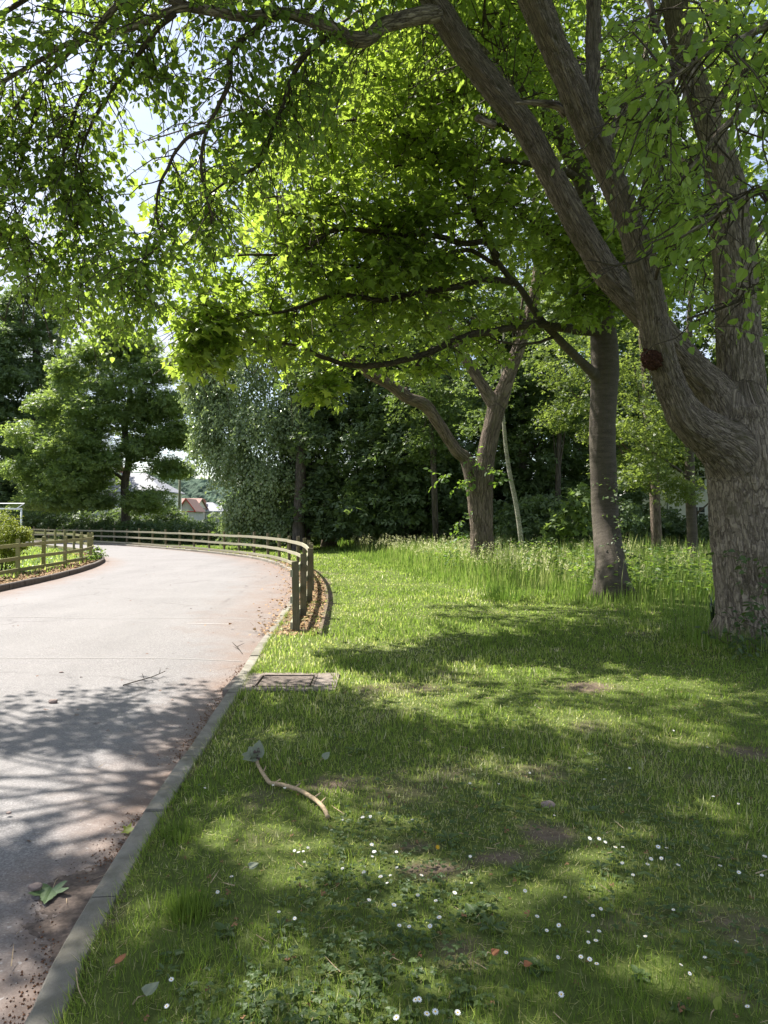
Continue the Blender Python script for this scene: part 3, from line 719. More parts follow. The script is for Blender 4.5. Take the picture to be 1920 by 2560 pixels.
def match_frames(P, T, N, B, P0, N0):
    # turn a limb's frame so that the bark runs on from the trunk where the two part
    i0 = min(len(P), 12) - 1; j0 = np.argmin(((P0 - P[i0]) ** 2).sum(1)); a = math.atan2(float(np.dot(N0[j0], B[i0])), float(np.dot(N0[j0], N[i0])))
    return N * math.cos(a) + B * math.sin(a), B * math.cos(a) - N * math.sin(a)
def fused_trunk(name, limbs, voxel, mat, root, furrow=0.012, cell=0.05, stretch=7.0, smooth=8, flare=None, shared=None):
    """limbs: lists of (point, radius) rows x,y,z,r, grown together into one surface with furrowed bark"""
    A = Acc(); SK, SN, SB, ST, SLn, SR = [], [], [], [], [], []
    for rows in limbs:
        n = max(6, int(arc(np.array(rows)[:, :3])[-1] / 0.1)); Q = crv(rows, n)
        V, F, _ = tube(Q[:, :3], Q[:, 3], 20); A.add(V, F)
        n2 = max(8, int(arc(Q[:, :3])[-1] / 0.03)); q = crv(rows, n2); T, N, B = frames(q[:, :3])
        if shared and len(SK): N, B = match_frames(q[:, :3], T, N, B, SK[0], SN[0])
        SK.append(q[:, :3]); SN.append(N); SB.append(B); SLn.append(arc(q[:, :3]) + (0 if shared else 3.7 * len(SK))); SR.append(q[:, 3])
    me = A.mesh(name); o = bpy.data.objects.new('tmp', me); COL.objects.link(o)
    md = o.modifiers.new('r', 'REMESH'); md.mode = 'VOXEL'; md.voxel_size = voxel; md.adaptivity = 0
    ms = o.modifiers.new('s', 'SMOOTH'); ms.factor = 0.5; ms.iterations = smooth
    dg = bpy.context.evaluated_depsgraph_get(); m2 = bpy.data.meshes.new_from_object(o.evaluated_get(dg))
    bpy.data.objects.remove(o); bpy.data.meshes.remove(me); m2.name = name
    nv = len(m2.vertices); V = np.empty(nv * 3, np.float32); m2.vertices.foreach_get('co', V); V = V.reshape(-1, 3)
    Nv = np.empty(nv * 3, np.float32); m2.vertex_normals.foreach_get('vector', Nv); Nv = Nv.reshape(-1, 3)
    K = np.vstack(SK).astype(np.float32); KN = np.vstack(SN); KB = np.vstack(SB); KL_ = np.concatenate(SLn); KRad = np.concatenate(SR).astype(np.float32); KM = np.concatenate([np.full(len(r_), shared or float(np.median(r_))) for r_ in SR])
    bc = np.empty((nv, 3))
    for s in range(0, nv, 20000):
        v = V[s:s + 20000]; d2 = (v ** 2).sum(1)[:, None] - 2 * v @ K.T + (K ** 2).sum(1)[None]
        i = np.argmin(np.sqrt(np.maximum(d2, 0)) - KRad[None], 1); q = v - K[i]
        a_, b_ = (q * KN[i]).sum(1), (q * KB[i]).sum(1); hy = np.maximum(np.hypot(a_, b_), 1e-6); m_ = KM[i] / hy
        bc[s:s + 20000] = np.stack([a_ * m_, b_ * m_, KL_[i]], 1)
    w = (fbm(bc * 3.1, 2) - 0.5) * 1.5
    q = np.stack([bc[:, 0] / cell + w * 0.5, bc[:, 1] / cell - w * 0.5, bc[:, 2] / (cell * stretch) + w * 0.4], 1)
    n1 = vn(q); rid = np.clip(1 - np.abs(2 * n1 - 1) * 2.4, 0, 1) ** 1.3
    n2 = vn(q * 0.47 + 9.1); rid2 = np.clip(1 - np.abs(2 * n2 - 1) * 3.0, 0, 1)
    dz = -furrow * np.maximum(rid, 0.9 * rid2) + furrow * 1.6 * (fbm(bc * np.array([2.2, 2.2, 1.3]), 2) - 0.5) + furrow * 0.3 * (vn(q * 3) - 0.5)
    V = V + Nv * dz[:, None].astype(np.float32)
    if flare:                        # buttress lobes where the trunk meets the ground
        fx, fy, fh, amp = flare; r_ = np.stack([V[:, 0] - fx, V[:, 1] - fy], 1); an = np.arctan2(r_[:, 1], r_[:, 0])
        w_ = np.clip(1 - V[:, 2] / fh, 0, 1.2) ** 1.7 * (np.hypot(r_[:, 0], r_[:, 1]) < 1.3)
        lob = vn(np.stack([np.cos(an) * 2.1 + 5, np.sin(an) * 2.1 + 3, V[:, 2] * 0.5], 1)) + 0.35 * vn(np.stack([np.cos(an) * 6, np.sin(an) * 6, V[:, 2] * 1.2], 1))
        V[:, :2] += (nrm(r_) * (amp * w_ * (lob - 0.35))[:, None]).astype(np.float32)
    m2.vertices.foreach_set('co', V.astype(np.float32).ravel())
    a_ = m2.attributes.new('barkco', 'FLOAT_VECTOR', 'POINT'); a_.data.foreach_set('vector', bc.astype(np.float32).ravel())
    m2.polygons.foreach_set('use_smooth', np.full(len(m2.polygons), True)); m2.update()
    m2.materials.clear()
    return child(name, m2, mat, root)
def px(rows):                        # rows u, v, D, radius -> x, y, z, radius
    return [(*at(u, v, D), r) for u, v, D, r in rows]
def branch(root, rows, mat, sides=9, label=None):
    Q = crv(rows, max(10, len(rows) * 7))
    Q[:, :3] += (np.stack([fbm(Q[:, :3] * 3.0 + k * 11, 2) for k in range(3)], 1) - 0.5) * 0.06
    return child('branch', tube_mesh('branch', [(Q[:, :3], Q[:, 3])], sides), mat, root, None, label), Q

# ------------------------------------------------------------------ the old lime at the right
lime = thing('lime_tree', (*gnd(1915, 1600)[:2], 0), 'massive old lime tree with elbowed furrowed limbs and a dark burl', 'tree')
b0 = gnd(1915, 1612); by = b0[1] + 0.35; bx = (1926 - 960) / FPX * by
L2 = px([(1878, 1260, 9.75, .52), (1862, 1190, 9.7, .50), (1828, 1130, 9.55, .43), (1780, 1092, 9.4, .33), (1738, 1062, 9.25, .275), (1708, 1030, 9.15, .245), (1686, 985, 9.05, .215), (1668, 936, 8.95, .20), (1642, 850, 8.75, .20), (1625, 752, 8.55, .19), (1600, 637, 8.3, .175),
         (1560, 521, 8.05, .168), (1510, 405, 7.75, .17), (1466, 307, 7.45, .185), (1432, 225, 7.2, .165), (1397, 145, 7.0, .15), (1336, 0, 6.6, .15), (1270, -160, 6.2, .14), (1180, -330, 5.9, .12)])
L2b = px([(1462, 310, 7.5, .12), (1476, 230, 7.4, .10), (1482, 150, 7.35, .088), (1484, 0, 7.2, .085), (1495, -250, 7.0, .07)])
L1 = px([(1850, 1080, 9.75, .36), (1800, 1005, 9.8, .30), (1735, 925, 9.75, .24), (1640, 815, 9.55, .21), (1560, 730, 9.35, .20), (1498, 652, 9.2, .195), (1400, 480, 8.85, .185), (1316, 324, 8.5, .17), (1235, 220, 8.2, .165), (1162, 125, 7.95, .155), (1084, 0, 7.6, .15), (1000, -130, 7.3, .14), (880, -300, 7.0, .12), (720, -480, 6.8, .10)])
S3 = px([(1868, 1130, 9.85, .42), (1856, 1040, 9.95, .37), (1852, 940, 10.0, .32), (1846, 800, 10.0, .30), (1834, 637, 9.95, .285), (1816, 463, 9.9, .245), (1764, 290, 9.8, .20), (1714, 145, 9.7, .175), (1686, 0, 9.6, .16), (1660, -250, 9.5, .13)])
TR = [(bx, by, -0.25, .70), (bx - .02, by, 0.02, .665), (bx - .04, by, .2, .64), (bx - .05, by, .4, .625), (*at(1906, 1480, by), .61), (*at(1888, 1350, by), .575), (*at(1876, 1230, by), .56), (*at(1868, 1140, by - .05), .54), (*at(1862, 1080, by), .46), (*at(1858, 1020, by), .38)]
roots = []
for ang, ln in ((-2.7, .9), (-1.8, .85), (-1.2, .9), (-3.4, .95), (-0.4, 1.0), (1.2, 1.0)):
    c, s_ = math.cos(ang), math.sin(ang)
    roots.append([(bx + .35 * c, by + .35 * s_, 0.45, .2), (bx + .5 * c, by + .5 * s_, .2, .18), (bx + .68 * c * ln, by + .68 * s_ * ln, .02, .13), (bx + .9 * c * ln, by + .9 * s_ * ln, -.12, .08)])
thin = lambda rows, f_=.93: [(*r_[:3], r_[3] * f_) for r_ in rows]
fused_trunk('trunk', [TR, thin(TR[:-4]) + thin(L2[1:], .94), thin(TR[:-3]) + thin(L1[1:], .94), thin(TR[:-3]) + S3[1:], L2b], 0.021, M['lime_bark'], lime, 0.021, 0.042, 4.5, 13, (bx, by, 0.6, 0.22), 0.42)
def burl(c, r, root):
    bm = bmesh.new(); bmesh.ops.create_icosphere(bm, subdivisions=5, radius=1.0)
    V = np.array([v.co for v in bm.verts]); n = fbm(V * 5 + 3, 3); V2 = V * (r * (0.75 + 0.55 * n + 0.25 * np.abs(2 * vn(V * 14) - 1)))[:, None] * np.array([1, .9, 1.05]) + c
    F = [[v.index for v in f.verts] for f in bm.faces]; bm.free()
    A = Acc(); A.add(V2, F, barkco=V2); child('burl', A.mesh('burl', True), M['burl'], root, None, 'dark reddish knobbly burl')
burl(at(1634, 893, 8.78), 0.13, lime)
# a broken stub and an old snag on the limbs
branch(lime, px([(1408, 285, 7.6, .05), (1390, 262, 7.5, .042), (1340, 252, 7.35, .03), (1285, 256, 7.3, .016)]), M['lime_bark'], 8, 'bare broken snag')
branch(lime, px([(1235, 312, 8.15, .05), (1215, 305, 8.1, .045), (1192, 292, 8.0, .042)]), M['lime_bark'], 8, 'short sawn stub')

LC = Crown()
LOW = [(-400, 560), (0, 640), (80, 720), (150, 860), (330, 850), (420, 800), (480, 740), (620, 560), (760, 460), (1000, 400), (1150, 420), (1300, 540), (1450, 640), (1560, 780), (1640, 800), (1700, 850), (1920, 930), (2300, 980)]
limb_lines = []
for rows in (L1, L2, L2b, S3, TR):
    q = crv(rows, 60); u, v = proj(q[:, :3]); limb_lines.append((u, v, q[:, 1], q[:, 3] * FPX / q[:, 1]))
def off_limbs(P, pr=0.96, pad=24):
    u, v = proj(P); k = np.ones(len(P), bool)
    for n_, (lu, lv, ld, lr) in enumerate(limb_lines):
        d2 = (u[:, None] - lu[None]) ** 2 + (v[:, None] - lv[None]) ** 2
        i = np.argmin(d2 - (lr[None] + pad) ** 2, 1); inside = np.sqrt(d2[np.arange(len(P)), i]) < lr[i] + pad
        front = P[:, 1] < ld[i] + 0.15
        p_ = pr if n_ != 3 else 0.82
        k &= ~(inside & front & (rng.random(len(P)) < p_))
    return k
def lime_keep(P):
    u, v = proj(P)
    jit = (vn(np.stack([u / 70.0, v / 70.0], -1)) - 0.5) * 150
    k = v < poly_limit(LOW, u) + jit
    gap = (u > -20) & (u < 480) & (v > 280) & (v < 680) & (vn(np.stack([u / 45.0, v / 45.0], -1)) < 0.2 + 0.22 * sm(v, 300, 560))
    near = P[:, 1] < 3.4
    seen = (u > -50) & (u < 900) & (v > 0); s_k = sun_keep(P); tx = P[:, 0] + SX * P[:, 2]; ty = P[:, 1] + SY * P[:, 2]
    lp = lit_prob(tx, ty); s_k = s_k | (seen & (ty < 9) & (rng.random(len(P)) < np.where(lp < 0.6, 0.6, 0.36 * (tx > -1.2))))
    return k & s_k & off_limbs(P) & ~gap & ~near
def lime_out(P):                     # for the added shade boughs
    u, v = proj(P); return lime_keep(P) & ((v < 15) | (u < 0) | (u > 1250))
# the long bough over the road and the drooping branches seen against the sky
B = {}
def lb(key, rows, n, sl=(0.5, 1.2), k=6, nl=6, **kw):
    o, Q = branch(lime, px(rows), M['twig'] if rows[0][3] < 0.035 else M['lime_bark']); B[key] = Q
    foliate(LC, Q, int(n * 2.1), sl, k, nl + 1, 0.068, lime_keep, r_sec=0.008, **kw)
lb('b1', [(1092, 30, 7.65, .10), (1040, 42, 7.5, .085), (960, 62, 7.35, .078), (903, 98, 7.25, .072), (839, 72, 7.2, .066), (723, 36, 7.1, .055), (579, 35, 7.0, .05), (460, 10, 6.9, .045), (330, -40, 6.8, .04), (150, -60, 6.8, .03)], 30, (0.5, 1.3))
lb('b2', [(690, 38, 7.1, .034), (640, 70, 7.1, .03), (579, 139, 7.1, .026), (570, 214, 7.1, .023), (521, 312, 7.15, .02), (506, 382, 7.2, .017), (506, 463, 7.25, .014), (538, 567, 7.3, .008)], 20, (0.35, 0.9))
lb('b3', [(850, 75, 7.25, .034), (800, 105, 7.3, .03), (752, 156, 7.3, .027), (706, 260, 7.4, .023), (654, 399, 7.5, .019), (579, 451, 7.6, .015), (509, 498, 7.7, .01)], 20, (0.35, 0.9))
lb('b4', [(516, 325, 7.15, .02), (457, 353, 7.2, .018), (405, 446, 7.3, .015), (388, 521, 7.4, .013), (399, 602, 7.5, .011), (353, 654, 7.6, .009), (300, 720, 7.7, .006)], 20, (0.35, 0.8))
lb('b5', [(480, 12, 6.9, .04), (428, 25, 6.9, .036), (324, 69, 6.9, .032), (174, 110, 7.0, .027), (58, 174, 7.1, .02), (-80, 260, 7.2, .014)], 22, (0.5, 1.1))
lb('b6', [(330, -30, 6.8, .035), (272, 35, 6.9, .03), (203, 104, 7.1, .026), (104, 191, 7.3, .02), (20, 300, 7.5, .014), (-40, 420, 7.6, .008)], 20, (0.4, 1.0))
lb('b7', [(440, 30, 6.9, .03), (370, 98, 7.0, .026), (312, 185, 7.2, .022), (255, 265, 7.4, .018), (200, 380, 7.6, .012), (170, 520, 7.7, .008)], 20, (0.4, 0.9))
lb('b8', [(260, 100, 7.3, .026), (237, 156, 7.4, .022), (179, 312, 7.6, .018), (139, 446, 7.8, .014), (87, 480, 7.9, .010), (40, 540, 8.0, .006)], 18, (0.35, 0.9))
lb('b9', [(200, 330, 7.7, .014), (190, 405, 7.8, .012), (202, 490, 7.9, .010), (197, 584, 8.0, .008), (240, 690, 8.1, .005)], 16, (0.3, 0.8))
lb('b10', [(100, 240, 7.5, .018), (55, 393, 7.7, .014), (35, 474, 7.9, .010), (46, 555, 8.0, .007), (110, 700, 8.1, .004)], 15, (0.3, 0.8))
lb('b11', [(-60, 300, 8.2, .022), (-30, 480, 8.4, .018), (30, 640, 8.6, .013), (130, 740, 8.8, .009), (220, 800, 9.0, .005)], 22, (0.4, 0.9))
lb('b12', [(240, 500, 8.2, .014), (270, 620, 8.4, .011), (310, 700, 8.6, .008), (350, 790, 8.7, .005)], 16, (0.3, 0.7))
lb('b13', [(-200, 380, 8.6, .03), (-160, 560, 8.8, .022), (-90, 700, 9.0, .016), (10, 800, 9.2, .01)], 26, (0.4, 1.0))
# boughs nearer on the right, in front of the back stem
RK = dict(spray=(0.2, 0.42), flat=0.75)
def rb(rows, n, sl=(0.35, 0.9), k=5, nl=5, size=0.095):
    o, Q = branch(lime, px(rows), M['lime_bark'] if rows[0][3] > 0.03 else M['twig']); foliate(LC, Q, int(n * 1.6), sl, k, nl, size * 0.8, lime_keep, **RK)
rb([(2060, 120, 6.5, .05), (1909, 249, 6.2, .036), (1840, 300, 6.0, .03), (1770, 359, 5.9, .022), (1690, 470, 5.8, .012)], 26)
rb([(2100, -100, 5.6, .045), (1950, 40, 5.3, .03), (1800, 120, 5.1, .022), (1660, 210, 5.0, .012)], 30)
rb([(2100, 350, 5.6, .035), (1960, 450, 5.5, .026), (1820, 520, 5.4, .018), (1700, 600, 5.3, .01)], 26)
rb([(2100, 600, 6.6, .03), (1950, 700, 6.4, .022), (1830, 760, 6.2, .014), (1720, 800, 6.1, .008)], 18)
rb([(1600, -80, 6.0, .03), (1640, 60, 5.9, .022), (1680, 180, 5.9, .014), (1660, 320, 5.9, .008)], 20)
rb([(1830, -120, 7.6, .04), (1780, 40, 7.4, .03), (1720, 220, 7.2, .02), (1640, 420, 7.1, .012)], 26)
rb([(1650, 600, 8.0, .022), (1600, 650, 7.6, .016), (1540, 660, 7.3, .01), (1470, 650, 7.1, .006)], 9, (0.25, 0.6))
rb([(1640, 700, 8.2, .02), (1660, 620, 7.6, .016), (1680, 520, 7.1, .011), (1620, 480, 6.8, .007)], 12, (0.25, 0.6))
rb([(1780, 700, 9.3, .02), (1700, 640, 8.7, .016), (1640, 560, 8.0, .01), (1560, 560, 7.4, .006)], 10, (0.25, 0.6))
# behind the limbs
for rows in ([(1330, 340, 8.6, .06), (1250, 180, 9.4, .05), (1150, 60, 10.2, .04), (1050, -60, 11, .03)], [(1490, 400, 8.0, .06), (1570, 250, 8.8, .05), (1640, 60, 9.6, .04), (1700, -120, 10.4, .03)], [(1760, 300, 9.8, .06), (1860, 180, 10.2, .05), (1990, 60, 10.8, .035)], [(1800, 430, 9.9, .05), (1650, 380, 10.6, .04), (1560, 300, 11.5, .03), (1480, 180, 12.2, .02)], [(1840, 640, 10, .05), (1960, 520, 10.6, .04), (2100, 420, 11.4, .03)]):
    rb(rows, 30, (0.6, 1.6), 6, 6, 0.088)
# crown boughs above and left of view, mostly unseen, added to shade the lawn
tips = [L1[-1], L1[-2], L1[-3], L2[-1], L2[-2], L2b[-1], S3[-1], S3[-2]]
for k in range(56):
    s0 = np.array(tips[k % len(tips)][:3]); tgt = np.array([rng.uniform(-8.5, 2.5), rng.uniform(3.5, 10.0), rng.uniform(7.8, 11)])
    if k % 8 >= 5: tgt = np.array([rng.uniform(1, 9), rng.uniform(5, 13), rng.uniform(9, 13.5)])
    mid = (s0 + tgt) / 2 + np.array([0, 0, 0.9]); rows = [(*s0, .06), (*mid, .04), (*tgt, .015)]
    Q = crv(rows, 12); LC.twigs(Q[None, :, :3], 0.05, 0.015)
    foliate(LC, Q, 30, (0.8, 1.9), 6, 5, 0.11, lime_out, r_sec=0.014, t0=0.3)
for k in range(18):                  # unseen high boughs between the lime and the sycamore, added to shade the lawn
    s0 = np.array(L1[-2 - k % 2][:3]); tgt = np.array([rng.uniform(-6.2, 0.5), rng.uniform(9.5, 13.0), rng.uniform(9.6, 12.2)])
    Q = crv([(*s0, .05), (*((s0 + tgt) / 2 + np.array([0, 0, .9])), .04), (*tgt, .015)], 12); LC.twigs(Q[None, :, :3], 0.05, 0.015)
    foliate(LC, Q, 24, (0.8, 1.9), 6, 5, 0.11, lime_out, r_sec=0.014, t0=0.3)
for k in range(26):                  # unseen boughs left of view, added to shade the near road
    s0 = B[('b5', 'b6', 'b1')[k % 3]][-1][:3]; tgt = np.array([rng.uniform(-11, -5.6), rng.uniform(4.5, 10.5), rng.uniform(4.6, 8.5)])
    Q = crv([(*s0, .03), (*((s0 + tgt) / 2 + np.array([0, 0, .5])), .025), (*tgt, .01)], 12); LC.twigs(Q[None, :, :3], 0.03, 0.01)
    foliate(LC, Q, 22, (0.6, 1.5), 6, 5, 0.095, lime_out, t0=0.3)
finish_crown(LC, lime, LIME4, M['lime_leaf'], n_single=300, tpl1=LIME)

# ------------------------------------------------------------------ the sycamore whose branches reach over the lawn
syc = thing('sycamore_tree', (*gnd(1540, 1490)[:2], 0), 'smooth grey trunked sycamore with long level branches reaching left', 'tree')
g0 = gnd(1537, 1500)
TB = [(g0[0], g0[1], -.2, .52), (g0[0], g0[1], .08, .42), (g0[0] - .06, g0[1], .45, .33), *px([(1514, 1294, 15.3, .292), (1506, 1097, 15.3, .285), (1510, 980, 15.3, .29), (1512, 899, 15.25, .30), (1503, 780, 15.2, .26), (1480, 600, 15, .22), (1455, 450, 14.7, .19), (1400, 340, 14.4, .17), (1336, 255, 14.2, .145), (1310, 150, 14, .125), (1302, 0, 13.8, .11), (1290, -200, 13.6, .09)])]
JN = px([(1500, 950, 15.2, .14), (1464, 915, 15.0, .105), (1392, 843, 14.6, .088), (1344, 789, 14.2, .078), (1302, 723, 13.8, .072), (1270, 690, 13.5, .068), (1243, 652, 13.2, .06)])
UPR = px([(1500, 770, 15.2, .18), (1560, 640, 15.6, .15), (1620, 450, 16, .12), (1660, 200, 16.4, .09)])
rt = []
for ang in (-0.2, -1.1, -2.1, -3.0):
    c, s_ = math.cos(ang), math.sin(ang); rt.append([(g0[0] + .18 * c, g0[1] + .18 * s_, .5, .17), (g0[0] + .32 * c, g0[1] + .32 * s_, .12, .14), (g0[0] + .5 * c, g0[1] + .5 * s_, -.08, .08)])
fused_trunk('trunk', [TB, JN, UPR], 0.03, M['beech_bark'], syc, 0.007, 0.16, 2.2, 7, (g0[0], g0[1], 0.8, 0.22))
SCn = Crown()
SLOW = [(380, 860), (440, 930), (480, 950), (560, 900), (640, 900), (760, 985), (800, 1000), (860, 965), (920, 920), (1000, 955), (1080, 960), (1150, 900), (1300, 850), (1450, 810), (1560, 900), (1700, 900)]
SLEFT = [(0, 900), (250, 640), (400, 480), (520, 340), (640, 320), (760, 420), (850, 420), (950, 440), (1000, 700)]
M_LINES = []
for rows in ([(1398, 819, 14.3), (1253, 825, 13.2), (1157, 843, 12.7), (1060, 886, 12.2), (964, 910, 11.8), (862, 910, 11.5), (789, 886, 11.3), (741, 862, 11.2)], [(1278, 705, 13.6), (1157, 714, 12.9), (1042, 729, 12.3), (958, 750, 11.9), (837, 738, 11.4), (740, 770, 11.1)], [(1241, 650, 13.2), (1163, 608, 12.7), (1060, 584, 12.2), (922, 575, 11.6), (837, 575, 11.3), (759, 626, 11.0)], [(1464, 915, 15.0), (1392, 843, 14.6), (1302, 723, 13.8), (1243, 652, 13.2)]):
    M_LINES.append(crv(rows, 60))
def off_branches(P):
    u, v = proj(P); k = np.ones(len(P), bool)
    for q in M_LINES:
        d2 = (u[:, None] - q[None, :, 0]) ** 2 + (v[:, None] - q[None, :, 1]) ** 2; i = np.argmin(d2, 1)
        k &= ~((np.sqrt(d2[np.arange(len(P)), i]) < 26) & (P[:, 1] < q[i, 2] + .1) & (rng.random(len(P)) < .85))
    return k
def syc_keep(P):
    u, v = proj(P)
    jit = (vn(np.stack([u / 60.0, v / 60.0], -1)) - 0.5) * 110
    k = (v < poly_limit(SLOW, u) + jit) & (u > poly_limit(SLEFT, v) + jit)
    trunk = (np.abs(u - np.interp(v, [0, 450, 780, 1300], [1302, 1455, 1503, 1514])) < 48) & (v > 815) & (P[:, 1] < 15.4)
    t = P[:, 2]; x = P[:, 0] + SX * t; y = P[:, 1] + SY * t
    return k & ~trunk & sun_keep(P) & off_branches(P)
def sb(rows, n, sl=(0.7, 1.6), k=6, nl=5, size=0.15, **kw):
    o, Q = branch(syc, px([(a_, b_, c_, r_ * 1.25) for a_, b_, c_, r_ in rows]), M['twig']); foliate(SCn, Q, int(n * 2.1), sl, k, nl, size * 0.84, syc_keep, spray=(0.3, 0.6), droop=(0.05, 0.35), flat=0.38, **kw)
sb([(1500, 830, 15.2, .09), (1398, 819, 14.3, .07), (1344, 810, 13.8, .062), (1253, 825, 13.2, .055), (1157, 843, 12.7, .05), (1060, 886, 12.2, .045), (964, 910, 11.8, .04), (862, 910, 11.5, .034), (789, 886, 11.3, .026), (741, 862, 11.2, .018), (600, 850, 11, .008)], 44, (0.5, 1.3))
sb([(1278, 705, 13.6, .055), (1211, 699, 13.2, .05), (1157, 714, 12.9, .046), (1042, 729, 12.3, .042), (958, 750, 11.9, .036), (837, 738, 11.4, .028), (740, 770, 11.1, .02), (600, 800, 10.8, .012), (500, 850, 10.6, .006)], 46)
sb([(1241, 650, 13.2, .05), (1217, 608, 13, .047), (1163, 608, 12.7, .042), (1060, 584, 12.2, .038), (982, 590, 11.9, .034), (922, 575, 11.6, .03), (837, 575, 11.3, .026), (759, 626, 11, .02), (681, 638, 10.8, .016), (560, 640, 10.5, .01), (460, 660, 10.3, .006)], 50)
sb([(1241, 662, 13.3, .036), (1163, 626, 12.9, .032), (1080, 650, 12.4, .026), (980, 680, 12, .02), (860, 660, 11.6, .014)], 26)
sb([(1247, 644, 13.2, .045), (1193, 548, 12.9, .04), (1175, 500, 12.7, .036), (1120, 420, 12.4, .03), (1020, 340, 12, .024), (900, 300, 11.6, .018), (780, 320, 11.2, .01)], 40)
sb([(1187, 542, 12.9, .03), (1066, 530, 12.4, .027), (964, 566, 12, .023), (860, 520, 11.5, .018), (740, 490, 11, .013), (620, 500, 10.6, .008)], 36)
sb([(1390, 840, 14.6, .03), (1320, 860, 14, .02), (1240, 850, 13.4, .014), (1150, 790, 12.9, .008)], 10, (0.4, 0.9))
sb([(560, 700, 10.6, .012), (520, 760, 10.4, .01), (480, 830, 10.2, .007), (450, 900, 10.1, .005)], 22, (0.35, 0.8))
sb([(862, 910, 11.5, .012), (840, 950, 11.3, .009), (800, 985, 11.1, .006)], 10, (0.25, 0.5))
sb([(1060, 886, 12.2, .014), (1040, 920, 12.1, .010), (1060, 960, 12, .006)], 6, (0.25, 0.5))
for rows in ([(1455, 450, 14.7, .07), (1380, 420, 14, .05), (1250, 400, 13.2, .04), (1120, 380, 12.6, .03), (980, 420, 12.1, .015)], [(1400, 340, 14.4, .06), (1300, 330, 13.6, .05), (1180, 280, 13, .04), (1040, 220, 12.5, .03), (900, 180, 12, .015)], [(1336, 255, 14.2, .06), (1230, 160, 13.4, .045), (1100, 100, 12.8, .03), (940, 60, 12.2, .015)],
             [(1310, 150, 14, .05), (1220, 20, 13.2, .04), (1100, -60, 12.6, .03), (960, -100, 12, .015)], [(1480, 600, 15, .06), (1420, 620, 14.4, .04), (1340, 560, 13.8, .03), (1260, 500, 13.3, .015)],
             [(1480, 600, 15, .06), (1560, 560, 15, .04), (1640, 600, 14.6, .03), (1720, 680, 14.2, .015)], [(1620, 450, 16, .06), (1700, 420, 15.4, .04), (1800, 460, 15, .02)], [(1660, 200, 16.4, .06), (1760, 120, 16, .04), (1880, 160, 15.6, .02)], [(1640, 330, 16.2, .05), (1560, 260, 16, .035), (1480, 260, 15.6, .02)], [(1305, 30, 13.9, .05), (1400, -40, 14.2, .04), (1520, -60, 14.6, .02)],
             [(1455, 450, 14.7, .05), (1530, 360, 15.2, .035), (1600, 240, 15.6, .02)]):
    sb(rows, 22, (0.8, 2.0), 6, 5)
tipS = [TB[-1], TB[-2], TB[-3], UPR[-1], TB[-4]]
for k in range(26):                  # crown-top boughs behind and above, added to shade the lawn at right
    s0 = np.array(tipS[k % 5][:3]); tgt = np.array([rng.uniform(-5.2, 3.0), rng.uniform(13.5, 19.5), rng.uniform(8.0, 13.0)])
    Q = crv([(*s0, .06), (*((s0 + tgt) / 2 + np.array([0, 0, .7])), .04), (*tgt, .015)], 12); SCn.twigs(Q[None, :, :3], 0.05, 0.015)
    foliate(SCn, Q, 20, (0.9, 2.0), 6, 5, 0.15, syc_keep, spray=(0.3, 0.6), droop=(0.05, 0.35), flat=0.38, t0=0.25)
for rows in ([(1503, 740, 15.1, .05), (1490, 700, 14.4, .035), (1470, 720, 13.8, .02), (1440, 770, 13.4, .01)], [(1500, 660, 15, .05), (1530, 640, 14.2, .03), (1540, 690, 13.6, .02), (1520, 760, 13.2, .01)], [(1500, 600, 15, .05), (1470, 560, 14.2, .03), (1480, 600, 13.6, .015)]):
    sb(rows, 18, (0.4, 1.0), 5, 5)
finish_crown(SCn, syc, MAPLE, M['maple_leaf'], n_single=300)

# ------------------------------------------------------------------ trees built from leafy clumps
def cloud(C, masses, n_clump, clump_r, n_leaf, size, squash=0.6, droop=0.25, keep=None, surf=0.55):
    """masses: (centre, radii) ellipsoids; small leafy clumps fill each of them, denser towards its skin"""
    for c, r in masses:
        c = np.array(c, float); r = np.array(r, float)
        d = nrm(rng.normal(0, 1, (n_clump, 3))); rad = (surf + (1 - surf) * rng.random(n_clump) ** 0.5)
        cc = c + d * r * rad[:, None]
        cr = rng.uniform(*clump_r, n_clump)
        e = nrm(rng.normal(0, 1, (n_clump, n_leaf, 3))); e[..., 2] = np.where(e[..., 2] < 0, e[..., 2] * 0.6, e[..., 2])
        rr = rng.random((n_clump, n_leaf)) ** 0.4
        p = cc[:, None, :] + e * (cr[:, None] * rr)[..., None] * np.array([1, 1, squash])
        p[..., 2] -= droop * ((e[..., 0] ** 2 + e[..., 1] ** 2) * rr * cr[:, None])
        p = p.reshape(-1, 3); e = e.reshape(-1, 3)
        z = nrm(e * 0.6 + np.array([0, 0, 0.8]) + rng.normal(0, 0.45, e.shape))
        y = nrm(e * np.array([1, 1, 0.2]) + rng.normal(0, 0.5, e.shape) + np.array([0, 0, -0.3]))
        s_ = size * rng.uniform(0.6, 1.25, len(p))
        if keep is not None: k = keep(p); p, y, z, s_ = p[k], y[k], z[k], s_[k]
        if len(p): C.leaves(p, y, z, s_)
